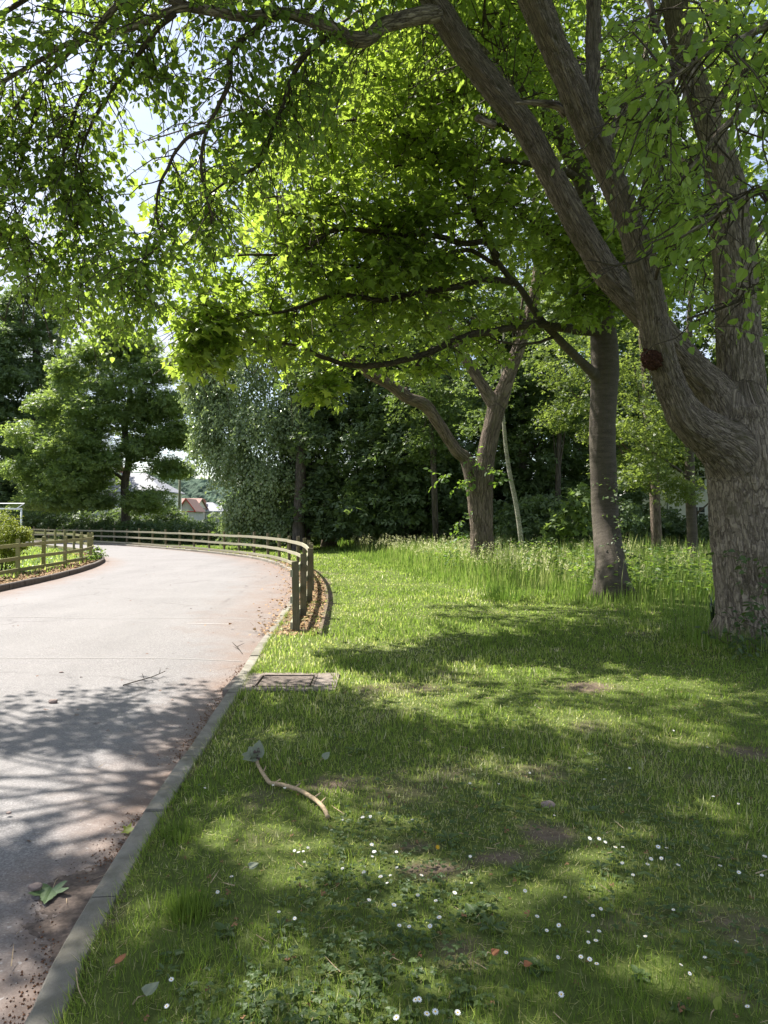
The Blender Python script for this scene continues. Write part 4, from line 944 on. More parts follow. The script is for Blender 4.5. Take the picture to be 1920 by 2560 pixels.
def strands(C, masses, n, ln, size, per=14, keep=None):
    """weeping foliage: hanging strands of small leaves over the skin of each mass"""
    for c, r in masses:
        c = np.array(c, float); r = np.array(r, float)
        d = nrm(rng.normal(0, 1, (n, 3)) + np.array([0, 0, 0.25])); b = c + d * r * (0.55 + 0.5 * rng.random(n))[:, None]
        out = nrm(d * np.array([1, 1, 0]) + 1e-6); Ls = rng.uniform(*ln, n)
        for j in range(per):
            t = (j + rng.random(n)) / per
            p = b + out * (0.45 * Ls * t)[:, None] * (1 - 0.4 * t)[:, None] - np.array([0, 0, 1]) * (Ls * t ** 1.3)[:, None] + rng.normal(0, 0.09, (n, 3))
            y = nrm(np.array([0, 0, -1.0]) + rng.normal(0, 0.5, (n, 3)) + out * 0.3); z = nrm(out + rng.normal(0, 0.6, (n, 3)) + np.array([0, 0, 0.4]))
            s_ = size * rng.uniform(0.6, 1.3, n)
            k = np.ones(n, bool) if keep is None else keep(p)
            if k.any(): C.leaves(p[k], y[k], z[k], s_[k])
def simple_tree(name, label, trunk, boughs, masses, mat, bark, n_clump, clump_r, n_leaf, size, tpl=TRI3, keep=None, group=None, **kw):
    """trunk: rows x,y,z,r; boughs: lists of rows"""
    root = thing(name, tuple(trunk[0][:2]) + (0,), label, 'tree', group)
    t = [tuple(trunk[0])[:2] + (-0.2, trunk[0][3] * 1.25)] + [tuple(r) for r in trunk]
    Q = crv(t, max(14, len(t) * 6)); child('trunk', tube_mesh('trunk', [(Q[:, :3], Q[:, 3])], 14), bark, root)
    for bgh in boughs: branch(root, bgh, bark, 7)
    C = Crown(); cloud(C, masses, n_clump, clump_r, n_leaf, size, keep=keep, **kw)
    finish_crown(C, root, tpl, mat)
    return root
def auto_boughs(trunk, masses, n=6, r=0.08):
    out = []
    T = np.array(trunk)
    for k in range(n):
        c, rad = masses[k % len(masses)]; tgt = np.array(c) + nrm(rng.normal(0, 1, 3)) * np.array(rad) * 0.55
        i = rng.integers(max(1, len(T) // 3), len(T)); s0 = T[i]
        mid = (s0[:3] + tgt) / 2 + np.array([0, 0, -0.25])
        out.append([(*s0[:3], min(r, s0[3] * 0.6)), (*mid, r * 0.6), (*tgt, r * 0.2)])
    return out

# forked tree in the long grass
fk = thing('forked_tree', (*gnd(1212, 1425)[:2], 0), 'furrowed brown tree forking low into three limbs in the long grass', 'tree')
DA = gnd(1212, 1425)[1]
f0 = gnd(1210, 1425)
TA = [(f0[0], DA, -.2, .52), (f0[0], DA, .15, .45), *px([(1204, 1330, DA, .39), (1204, 1240, DA, .38), (1206, 1190, DA, .38), (1214, 1146, DA, .32), (1228, 1077, DA, .30), (1243, 1012, DA, .29), (1250, 985, DA, .23)])]
A1 = px([(1200, 1200, DA, .29), (1172, 1165, DA - .1, .24), (1140, 1125, DA - .3, .21), (1093, 1054, DA - .6, .20), (1063, 1013, DA - .8, .215), (1018, 994, DA - 1, .20), (977, 964, DA - 1.3, .175), (928, 938, DA - 1.6, .165), (895, 912, DA - 1.9, .14), (860, 880, DA - 2.2, .11)])
A2 = px([(1240, 1015, DA, .28), (1214, 978, DA, .21), (1184, 928, DA, .19), (1154, 879, DA, .175), (1110, 800, DA, .16), (1072, 735, DA, .15), (1040, 620, DA, .12), (1010, 480, DA, .09), (1000, 330, DA, .06)])
A3 = px([(1246, 1010, DA, .30), (1264, 960, DA, .25), (1286, 899, DA, .235), (1307, 840, DA, .215), (1330, 760, DA, .19), (1345, 650, DA, .16), (1340, 480, DA, .13), (1360, 280, DA, .09), (1370, 100, DA, .06)])
fused_trunk('trunk', [TA, [(*r_[:3], r_[3] * .93) for r_ in TA[:-6]] + A1[1:], A2, A3, px([(1022, 990, DA - 1, .12), (1014, 978, DA - 1, .12), (1010, 970, DA - 1.05, .11)])], 0.036, M['fork_bark'], fk, 0.016, 0.09, 6.0, 6)
FC = Crown()
def fk_keep(P):
    u, v = proj(P)
    k = (v < poly_limit([(700, 800), (880, 860), (1000, 790), (1150, 760), (1300, 720), (1450, 820), (1600, 860), (1800, 900)], u))
    t = P[:, 2]; x = P[:, 0] + SX * t; y = P[:, 1] + SY * t
    return k & sun_keep(P)
MA = [(at(1020, 420, DA), (3.0, 3, 2.6)), (at(1230, 300, DA), (3.2, 3, 3)), (at(1380, 480, DA), (2.8, 3, 2.6)), (at(1150, 620, DA), (2.6, 2.5, 1.4)), (at(1430, 680, DA), (2.4, 2.5, 1.4)), (at(900, 620, DA - 1), (2.2, 2.2, 1.4)), (at(1300, 60, DA), (3.4, 3, 3)), (at(1000, 180, DA), (3, 3, 2.6)), (at(1560, 300, DA + 1), (3, 3, 3))]
cloud(FC, MA, 46, (0.5, 1.1), 34, 0.19, keep=fk_keep)
for bgh in auto_boughs(np.array(A2 + A3)[6:], MA, 16, 0.09): FC.twigs(crv(bgh, 10)[None, :, :3], 0.06, 0.015)
finish_crown(FC, fk, TRI3, M['wood_leaf'])
# leafy shoots on its trunk
def shoots(name, label, spots, mat, tpl, size, n=5, cat='shoots', up=0.1):
    root = thing(name, tuple(spots[0][:2]) + (0,), label, cat); C = Crown()
    b = np.repeat(np.array(spots, float), n, 0) + rng.normal(0, 0.04, (len(spots) * n, 3)); d = nrm(rng.normal(0, 1, b.shape) + np.array([-0.3, -0.8, up]))
    leaf_sprays(C, b, d, rng.uniform(0.25, 0.7, len(b)), 6, size, rng.uniform(0, 0.4, len(b)), None, 0.5)
    finish_crown(C, root, tpl, mat, 'leaves')
    return root
shoots('leafy_shoots', 'fresh leafy shoots sprouting from the forked tree trunk', [at(u, v, DA - .5) for u, v in ((1165, 1190), (1150, 1215), (1190, 1150), (1240, 1180), (1160, 1340), (1150, 1300), (1175, 1390), (1130, 1400), (1250, 1200), (1110, 1190))], M['nettle_leaf'], OVAL, 0.16)

# two slim trees, and a birch
simple_tree('slim_birch', 'slim pale leaning birch trunk right of the forked tree', [(*gnd(1308, 1400)[:2], 0, .11), *px([(1303, 1350, 28.5, .10), (1290, 1260, 28.5, .09), (1273, 1176, 28.5, .085), (1262, 1090, 28.5, .075), (1255, 960, 28.5, .06), (1262, 800, 28.5, .04)])], [], [(at(1262, 860, 28.5), (1.4, 1.4, 2.0)), (at(1200, 1000, 29), (1.2, 1.2, 1.5))], M['pale_leaf'], M['birch_bark'], 30, (0.3, 0.7), 26, 0.12)
t5 = [(*gnd(1645, 1404)[:2], 0, .24), *px([(1641, 1330, 28, .205), (1637, 1240, 28, .195), (1636, 1180, 28, .19), (1622, 1080, 28, .18), (1615, 960, 28, .15), (1600, 780, 28, .12), (1590, 560, 28, .08)])]
m5 = [(at(1600, 880, 27), (1.8, 1.8, 1.2)), (at(1500, 980, 27), (2.0, 1.6, 0.9)), (at(1430, 900, 27), (1.7, 1.6, 1.2)), (at(1440, 1040, 26.5), (1.2, 1.2, 0.6)), (at(1650, 1060, 27.2), (1.0, 1.0, 0.7)), (at(1560, 1160, 26.5), (1.4, 1.0, 0.5)), (at(1560, 680, 27), (2.6, 2.2, 2.0)), (at(1640, 480, 28), (3, 3, 2.6)), (at(1520, 1080, 27), (1.0, 1, 0.4))]
simple_tree('slim_tree', 'slim brown trunk standing between the sycamore and a paler stem', t5, auto_boughs(t5, m5, 9, .06), m5, M['wood_leaf'], M['fork_bark'], 30, (0.35, 0.8), 26, 0.15)
t6 = [(*gnd(1735, 1424)[:2], 0, .2), *px([(1732, 1370, 24, .175), (1730, 1320, 24, .17), (1726, 1240, 24, .165), (1724, 1150, 24, .16), (1722, 1060, 24, .14), (1720, 900, 24, .12), (1730, 700, 24, .08)])]
m6 = [(at(1650, 1130, 23.6), (0.9, 0.8, 0.5)), (at(1600, 1190, 23.4), (0.8, 0.8, 0.35)), (at(1700, 1220, 23.5), (0.5, .5, 0.4)), (at(1700, 800, 24), (2.4, 2, 2)), (at(1600, 1040, 23.6), (1.0, .8, .7)), (at(1850, 700, 24), (2.4, 2, 2)), (at(1820, 400, 25), (3, 3, 2.6)), (at(1690, 1040, 24.6), (.8, .8, .5))]
simple_tree('slim_tree', 'slim grey stem with side branches close left of the lime', t6, [px([(1722, 1195, 24, .06), (1690, 1170, 23.8, .045), (1640, 1135, 23.6, .03), (1580, 1090, 23.5, .015)]), px([(1737, 1288, 24, .05), (1752, 1275, 23.9, .035), (1775, 1255, 23.8, .02)])], m6, M['wood_leaf'], M['beech_bark'], 24, (0.3, 0.7), 22, 0.15)
# low leafy branch left of the sycamore trunk
shoots('low_leafy_branch', 'low pale sunlit leafy branch left of the sycamore trunk', [at(u, v, 22) for u, v in ((1400, 1300), (1420, 1270), (1440, 1250), (1460, 1240), (1390, 1330), (1430, 1310), (1450, 1290), (1475, 1260))], M['pale_leaf'], MAPLE, 0.2, 7, 'branch')

# big grey-green weeping tree in the middle distance
DW = 42.0; wb = [((823 - 960) / FPX * DW, DW, 0, .56)]
wt = wb + px([(823, 1340, DW, .42), (826, 1250, DW, .39), (830, 1150, DW, .37), (832, 1000, DW, .33), (830, 850, DW, .27), (826, 700, DW, .2), (820, 560, DW, .12)])
wr = thing('weeping_tree', (wt[0][0], wt[0][1], 0), 'tall grey-green tree with hanging silvery foliage beyond the bend', 'tree')
Q = crv([(wt[0][0], DW, -.2, .7)] + wt, 60); child('trunk', tube_mesh('trunk', [(Q[:, :3], Q[:, 3])], 16), M['fork_bark'], wr)
WM = [(at(690, 900, DW), (2.6, 2.4, 2.0)), (at(590, 940, DW - 1), (2.0, 2.0, 1.5)), (at(575, 1040, DW - 1), (1.8, 1.8, 1.5)), (at(655, 1060, DW - 2.5), (1.8, 1.7, 1.5)), (at(750, 1040, DW - 2.2), (1.7, 1.7, 1.7)), (at(590, 1150, DW - 1.5), (1.5, 1.5, 1.1)), (at(680, 1180, DW - 2.4), (1.6, 1.5, 1.0)), (at(830, 940, DW - 1.2), (1.6, 1.6, 1.8)), (at(620, 780, DW), (2.4, 2.2, 1.9)), (at(770, 780, DW), (2.6, 2.2, 2.0)), (at(740, 600, DW), (3.2, 3, 2.4)), (at(640, 1245, DW - 2), (1.5, 1.3, .55)), (at(910, 860, DW), (2, 2, 2.0)), (at(535, 1000, DW - .5), (1.3, 1.4, 1.2)), (at(520, 1090, DW - .5), (1.0, 1.2, 1.0)), (at(505, 940, DW), (1.0, 1.2, .9)), (at(540, 870, DW), (1.4, 1.5, 1.0)), (at(760, 1190, DW - 1.5), (1.2, 1.2, 1.0))]
for bgh in auto_boughs(wt, WM, 13, 0.11): branch(wr, bgh, M['dark_bark'], 7)
WC = Crown(); strands(WC, WM + [(at(610, 1290, DW - 1.5), (1.2, 1.2, .35)), (at(700, 1285, DW - 2), (1.4, 1.2, .4)), (at(765, 1270, DW - 1), (1.0, 1.0, .5))], 340, (0.6, 1.7), 0.18, 12)
finish_crown(WC, wr, DIAM, M['silver_leaf'])
for uu, vv, r_, nm in ((747, 1376, .33, 'stout dark trunk under the weeping tree'), (724, 1374, .13, 'thin dark stem left of the stout dark trunk'), (771, 1374, .12, 'thin dark stem right of the stout dark trunk')):
    g_ = gnd(uu, vv); tr = [(g_[0], g_[1], 0, r_ * 1.2), (g_[0], g_[1], 1.5, r_), (g_[0] + .1, g_[1], 4.5, r_ * .85), (g_[0] + .05, g_[1] + .3, 8, r_ * .5)]
    ms = [((g_[0], g_[1] + 1, 6.5), (1.8, 1.6, 2.2)), ((g_[0] + .4, g_[1] + 1.4, 4.0), (1.6, 1.4, 1.2))]
    simple_tree('dark_trunked_tree', nm, tr, auto_boughs(tr, ms, 3, .05), ms, M['dark_leaf'], M['dark_bark'], 40, (0.4, 0.9), 24, 0.2)

# the dark wood behind
WOOD = [(900, 40, 15, 3.6, 'dark leafy tree just right of the weeping tree', 'dark_leaf'), (1010, 38, 13, 3.2, 'dark tree with low skirts left of the forked tree', 'dark_leaf'), (1130, 42, 17, 4.2, 'tall dark tree behind the forked tree', 'dark_leaf'), (1300, 40, 15, 3.6, 'dark tree behind the slim birch', 'dark_leaf'), (1440, 43, 18, 4.0, 'tall dark tree behind the sycamore trunk', 'dark_leaf'), (1590, 46, 19, 3.6, 'tall dark tree between the sycamore and the slim stems', 'far_leaf'), (1860, 44, 20, 4.6, 'tall tree behind the lime trunk', 'far_leaf'), (2060, 38, 19, 5, 'tall tree beyond the lime', 'far_leaf')]
for k, (uu, D_, h, w_, lab, mt) in enumerate(WOOD):
    x_ = (uu - 960) / FPX * D_
    tr = [(x_, D_, 0, .34), (x_ + .1, D_, h * .3, .28), (x_ - .1, D_, h * .6, .2), (x_, D_, h * .92, .06)]
    low = 0.9 if mt == 'dark_leaf' else h * .32
    ms = [((x_ + random.uniform(-.5, .5), D_ - .4, low + w_ * .45), (w_ * 1.05, w_ * .8, w_ * .5)), ((x_, D_, h * .38), (w_ * 1.1, w_, h * .17)), ((x_ + random.uniform(-.8, .8), D_, h * .6), (w_ * .95, w_ * .9, h * .17)), ((x_, D_, h * .84), (w_ * .7, w_ * .7, h * .15))]
    simple_tree('woodland_tree', lab, tr, auto_boughs(tr, ms, 7, .1), ms, M[mt], M['dark_bark'], 95, (0.6, 1.4), 40, 0.36, group='trees of the dark wood')
pt = [(*gnd(1090, 1382)[:2], 0, .16), (*at(1085, 1200, 34), .14), (*at(1075, 1000, 34), .1), (*at(1080, 800, 34), .05)]
pm = [(at(1085, 900, 34), (1.9, 1.8, 1.8)), (at(1040, 1000, 34), (1.5, 1.5, 1.2)), (at(1120, 1020, 34), (1.3, 1.3, 1.3)), (at(1090, 780, 34), (1.8, 1.8, 1.6)), (at(1070, 1110, 34), (1.0, 1, 0.8))]
simple_tree('pale_tree', 'pale yellow-green leafy tree glowing behind the low left limb', pt, auto_boughs(pt, pm, 5, .05), pm, M['pale_leaf'], M['dark_bark'], 50, (0.35, 0.8), 34, 0.14)
pt = [(*gnd(1395, 1380)[:2], 0, .16), (*at(1395, 1200, 36), .14), (*at(1400, 1000, 36), .1), (*at(1390, 820, 36), .05)]
pm = [(at(1390, 900, 36), (1.8, 1.8, 1.6)), (at(1430, 1010, 36), (1.4, 1.5, 1.2)), (at(1370, 1050, 36), (1.2, 1.3, 0.9)), (at(1440, 820, 36), (2, 1.8, 1.6))]
simple_tree('pale_tree', 'sunlit green tree showing between the forked tree and the sycamore', pt, auto_boughs(pt, pm, 5, .05), pm, M['pale_leaf'], M['dark_bark'], 44, (0.35, 0.8), 30, 0.16)

# left of the road
ls0 = gnd(315, 1352); DL = 56.0; k_ = DL / ls0[1]; x_ = (315 - 960) / FPX * DL
lt = [(x_, DL, 0, .42), *px([(314, 1290, DL, .33), (312, 1210, DL, .31), (322, 1150, DL, .27), (312, 1080, DL, .24), (325, 990, DL, .18), (318, 900, DL, .1)])]
lm = [(at(u, v, DL + d), (a, b, c)) for u, v, d, a, b, c in ((250, 880, 0, 2.4, 2.4, 1.0), (330, 860, 0, 2.0, 2, 0.9), (390, 920, 0, 2.0, 2, 1.0), (190, 930, 0, 2.2, 2.2, .9), (430, 1010, 0, 1.5, 1.8, 1.1), (300, 960, -1.5, 2.6, 2, 1.1), (140, 1010, 0, 2.4, 2.2, 1.0), (230, 1030, -2, 2.8, 2, 1.1), (90, 1090, 0, 2.3, 2.2, 1.0), (180, 1110, -2, 2.8, 2, 1.0), (80, 1170, 0, 2.4, 2, .9), (190, 1190, -2, 2.6, 2, .9), (420, 1090, 0, 1.8, 2, .7), (430, 1170, 0, 1.5, 1.8, .9), (370, 1030, 0, 1.8, 2, .9), (250, 1150, -2, 2.2, 2, .8), (120, 1250, -1, 2.6, 2, .7), (360, 1250, -1.5, 1.8, 1.6, .8), (225, 1250, -1.5, 1.6, 1.6, .6), (455, 1090, 0, 1.3, 1.6, .9), (340, 1120, -1, 1.6, 1.6, .7), (280, 820, 0, 1.2, 1.2, .6))]
lt_boughs = [px([(314, 1205, DL, .16), (290, 1185, DL, .13), (255, 1175, DL, .10), (200, 1180, DL, .05)]), px([(318, 1140, DL, .15), (350, 1100, DL, .11), (400, 1070, DL, .06)]), px([(316, 1160, DL, .13), (360, 1150, DL, .09), (430, 1165, DL, .05)]), px([(314, 1070, DL, .12), (270, 1020, DL, .09), (200, 980, DL, .05)]), px([(316, 1050, DL, .12), (370, 990, DL, .08), (400, 930, DL, .04)])]
fs = simple_tree('field_sycamore', 'broad layered green tree standing beyond the far fence', lt, lt_boughs, lm + [(at(u, v, DL + .5), (a, 2.6, c)) for u, v, a, c in ((300, 900, 3.0, 1.6), (330, 1000, 3.6, 1.8), (220, 1000, 3.6, 1.8), (400, 1060, 2.4, 1.4), (170, 1100, 3.4, 1.7), (270, 1090, 3.0, 1.4), (130, 1190, 3.4, 1.5), (230, 1190, 2.4, 1.2))], M['field_leaf'], M['dark_bark'], 50, (0.45, 0.95), 42, 0.28, TRI3, squash=0.75, surf=0.35)
for uu, D_, h, w_, lab in ((85, 76, 27, 5.0, 'tall dark tree towering behind the broad tree'), (-60, 72, 22, 5.5, 'tall dark tree at the very edge of the view'), (170, 84, 20, 3.6, 'dark rounded tree half hidden by the broad tree')):
    x_ = (uu - 960) / FPX * D_
    tr = [(x_, D_, 0, .5), (x_ + .2, D_, h * .35, .4), (x_, D_, h * .7, .25), (x_ + .2, D_, h * .97, .06)]
    ms = [((x_ + random.uniform(-.9, .9), D_ - .3, h * f), (w_ * q, w_ * q * .9, h * .11)) for f, q in ((.12, 1.1), (.26, 1.1), (.42, 1.05), (.58, .95), (.74, .85), (.88, .62))]
    simple_tree('dark_tree', lab, tr, auto_boughs(tr, ms, 10, .14), ms, M['dark_leaf'], M['dark_bark'], 100, (0.7, 1.5), 40, 0.42)
# ------------------------------------------------------------------ lawn grass
def wedge(n, d0, d1, dens, half=0.62, mar=0.5):
    """random ground points inside the view, thinning out with distance as dens(D) says"""
    D = np.linspace(d0, d1, 400); w = dens(D) * (2 * half * D + 2 * mar); c = np.cumsum(w); c = c / c[-1]
    y = np.interp(rng.random(n), c, D); x = (rng.random(n) * 2 - 1) * (half * y + mar)
    return x, y
MLINE = np.array([(-6.5, 52), (-4.2, 42), (-2.6, 36), (-1.3, 30), (-0.2, 25.5), (0.6, 22.0), (1.7, 17.4), (2.8, 14.8), (4.0, 13.2), (5.4, 11.4), (7.5, 10.2), (14, 9.0)], float)
MLf = crv(MLINE, 300)
def meadow_d(x, y):                  # > 0 inside the long grass, metres from its edge
    return -sdist(np.stack([x, y], 1), MLf)
def build_grass():
    n = 255000
    x, y = wedge(n, 1.7, 44, lambda D: 1.0 / (1 + (D / 3.6) ** 2.0))
    sd = sdist(np.stack([x, y], 1), KRf)
    bare_ = bare(x, y, sd)
    eat = 0.13 * vn(np.stack([x * 9, y * 9], 1)) + 0.02
    slab = (x > SLAB[0] + eat) & (x < SLAB[1] - eat) & (y > SLAB[2] + eat * .8) & (y < SLAB[3] - eat * .8)
    k = (sd > 0.115) & (rng.random(n) > 0.93 * sm(bare_, 0.25, 0.9)) & ~slab & (meadow_d(x, y) < 1.5)
    over = (sd < 0.2)
    x, y, sd, b = x[k], y[k], sd[k], bare_[k]; n = len(x)
    q = np.stack([x, y], 1)
    lush = fbm(q * 0.9 + 5, 3); fine = vn(q * 6.0)
    ln = (0.018 + 0.024 * sm(lush, 0.35, 0.65) + 0.014 * fine) * rng.uniform(0.6, 1.25, n) * (1 - 0.45 * b)
    ln *= 1 + 0.03 * y
    tuft = sm(fine, 0.72, 0.9); ln *= 1 + 0.7 * tuft
    wd = np.maximum(0.0024, 0.00115 * y) * rng.uniform(0.7, 1.3, n)
    a = rng.uniform(0, 2 * math.pi, n); lean = rng.uniform(0.1, 0.95, n)
    yd = nrm(np.stack([np.cos(a) * lean, np.sin(a) * lean, np.full(n, 0.8)], 1))
    zd = np.stack([-np.cos(a) * 0.9 + rng.normal(0, .5, n), -np.sin(a) * .9 + rng.normal(0, .5, n), np.full(n, 0.6)], 1)
    dry = fbm(q * 0.55 + 77, 3)
    tint = np.clip(0.06 + 0.46 * rng.random(n) + 0.5 * (0.6 - lush) + 0.55 * sm(dry + 0.12 * np.exp(-((x - .1) / 1.1) ** 2 - ((y - 4.2) / 1.1) ** 2), 0.5, 0.7) * rng.random(n) + 0.6 * b * rng.random(n) + (rng.random(n) < 0.08) * 0.5, 0, 1)
    ins = (x > SLAB[0]) & (x < SLAB[1]) & (y > SLAB[2]) & (y < SLAB[3])
    pos = np.stack([x, y, gz(x, y) - 0.003 + 0.012 * ins], 1)
    link('lawn_grass', inst_mesh('lawn_grass', BLADE, pos, yd, zd, ln, tint, wd), M['grass'], None, 'stuff', 'short mown grass of the shaded lawn', 'grass')
    # blades hanging over the kerb
    n = 5200; s0_ = rng.uniform(7.6, 19, n); aK = arc(KRf); TK = nrm(np.gradient(KRf, axis=0)); c = np.stack([np.interp(s0_, aK, KRf[:, k]) for k in (0, 1)], 1); tt = np.stack([np.interp(s0_, aK, TK[:, k]) for k in (0, 1)], 1)
    dd_ = .125 + np.abs(rng.normal(0, .03, n)); k = vn(np.stack([s0_ * 2.2, s0_ * 0], 1)) * 1.2 > rng.random(n); c, tt, dd_ = c[k], tt[k], dd_[k]; n = len(c)
    p = np.stack([c[:, 0] + tt[:, 1] * dd_, c[:, 1] - tt[:, 0] * dd_, np.full(n, 0.0)], 1); lean = rng.uniform(.2, 1.5, n)
    link('kerb_edge_grass', inst_mesh('kerb_edge_grass', BLADE, p, np.stack([-tt[:, 1] * lean, tt[:, 0] * lean, np.ones(n)], 1) + rng.normal(0, .35, (n, 3)), np.tile([.3, .1, 1.0], (n, 1)) + rng.normal(0, .3, (n, 3)), rng.uniform(.03, .085, n), np.clip(rng.normal(.45, .3, n), 0, 1), np.full(n, .0032)), M['grass'], None, 'stuff', 'ragged grass edge hanging over the near kerb', 'grass')
    # flat dry thatch between the blades
    n = 26000
    x, y = wedge(n, 1.7, 14, lambda D: 1.0 / (1 + (D / 3.2) ** 2.0))
    sd = sdist(np.stack([x, y], 1), KRf); k = (sd > 0.14) & ~((x > SLAB[0]) & (x < SLAB[1]) & (y > SLAB[2]) & (y < SLAB[3])); x, y = x[k], y[k]; n = len(x)
    a = rng.uniform(0, 2 * math.pi, n)
    pos = np.stack([x, y, gz(x, y) + rng.uniform(0.002, 0.022, n)], 1)
    link('dry_thatch', inst_mesh('dry_thatch', BLADE, pos, np.stack([np.cos(a), np.sin(a), rng.normal(0, .15, n)], 1), np.stack([rng.normal(0, .3, n), rng.normal(0, .3, n), np.ones(n)], 1), rng.uniform(0.02, 0.06, n), np.clip(rng.normal(0.86, 0.12, n), 0, 1), np.maximum(0.0022, 0.0009 * y)), M['grass'], None, 'stuff', 'dry straw-coloured thatch lying in the lawn', 'thatch')
    # clover
    n = 15000
    x, y = wedge(n, 1.9, 6.5, lambda D: 1.0 / D)
    q = np.stack([x, y], 1); dens = sm(fbm(q * 1.4 + 31, 2), 0.42, 0.62) * (0.4 + 0.9 * np.exp(-((x + 0.1) / 0.8) ** 2 - ((y - 2.9) / 0.9) ** 2))
    sd = sdist(q, KRf); k = (rng.random(n) < dens) & (sd > 0.25); x, y = x[k], y[k]; n = len(x)
    c = np.stack([x, y, gz(x, y) + rng.uniform(0.012, 0.045, n)], 1); a0 = rng.uniform(0, 6.28, n); P, Y, Z, S, Tn = [], [], [], [], []
    up = nrm(np.stack([rng.normal(0, .3, n), rng.normal(0, .3, n), np.ones(n)], 1)); s_ = rng.uniform(0.011, 0.02, n); tn = rng.random(n)
    for j in range(3):
        a = a0 + j * 2.094; P.append(c); Y.append(np.stack([np.cos(a), np.sin(a), np.full(n, -.1)], 1)); Z.append(up); S.append(s_); Tn.append(tn)
    P, Y, Z, S, Tn = np.vstack(P), np.vstack(Y), np.vstack(Z), np.concatenate(S), np.concatenate(Tn)
    link('clover', inst_mesh('clover', LIME, P, Y, Z, S, Tn), M['weed_leaf'], None, 'stuff', 'clover leaves spread through the near lawn', 'clover')
    # grass of the verge inside the bend, with white flowers
    n = 26000
    x = rng.uniform(-34, -9.5, n); y = rng.uniform(14, 50, n); sd = sdist(np.stack([x, y], 1), KLf); k = (sd < -0.4) & (x > -0.66 * y - 1); x, y, sd = x[k], y[k], sd[k]; n = len(x)
    k = (sd < -1.0) | (rng.random(n) < 0.25); x, y = x[k], y[k]; n = len(x)
    a = rng.uniform(0, 6.28, n); z0 = np.full(n, 0.03)
    link('verge_grass', inst_mesh('verge_grass', BLADE, np.stack([x, y, z0], 1), np.stack([np.cos(a) * .5, np.sin(a) * .5, np.ones(n)], 1), np.stack([-np.cos(a), -np.sin(a), np.full(n, .4)], 1), rng.uniform(.06, .15, n), np.clip(rng.normal(.55, .15, n), 0, 1), np.full(n, .045)), M['grass'], None, 'stuff', 'bright sunlit grass behind the mossy fence', 'grass')
    n = 1500; x = rng.uniform(-26, -11, n); y = rng.uniform(18, 40, n); sd = sdist(np.stack([x, y], 1), KLf); k = (sd < -1.6) & (vn(np.stack([x, y], 1) * .5) > .45); x, y = x[k], y[k]; n = len(x)
    link('verge_daisies', inst_mesh('verge_daisies', TRI3, np.stack([x, y, np.full(n, .13)], 1), rng.normal(0, 1, (n, 3)) * np.array([1, 1, .2]), np.tile([0, 0, 1.0], (n, 1)) + rng.normal(0, .3, (n, 3)), rng.uniform(.03, .06, n)), M['daisy_white'], None, 'stuff', 'tiny white flowers speckling the verge grass', 'flowers')
SLAB = (-1.56, -0.47, 6.86, 7.62)
build_grass()

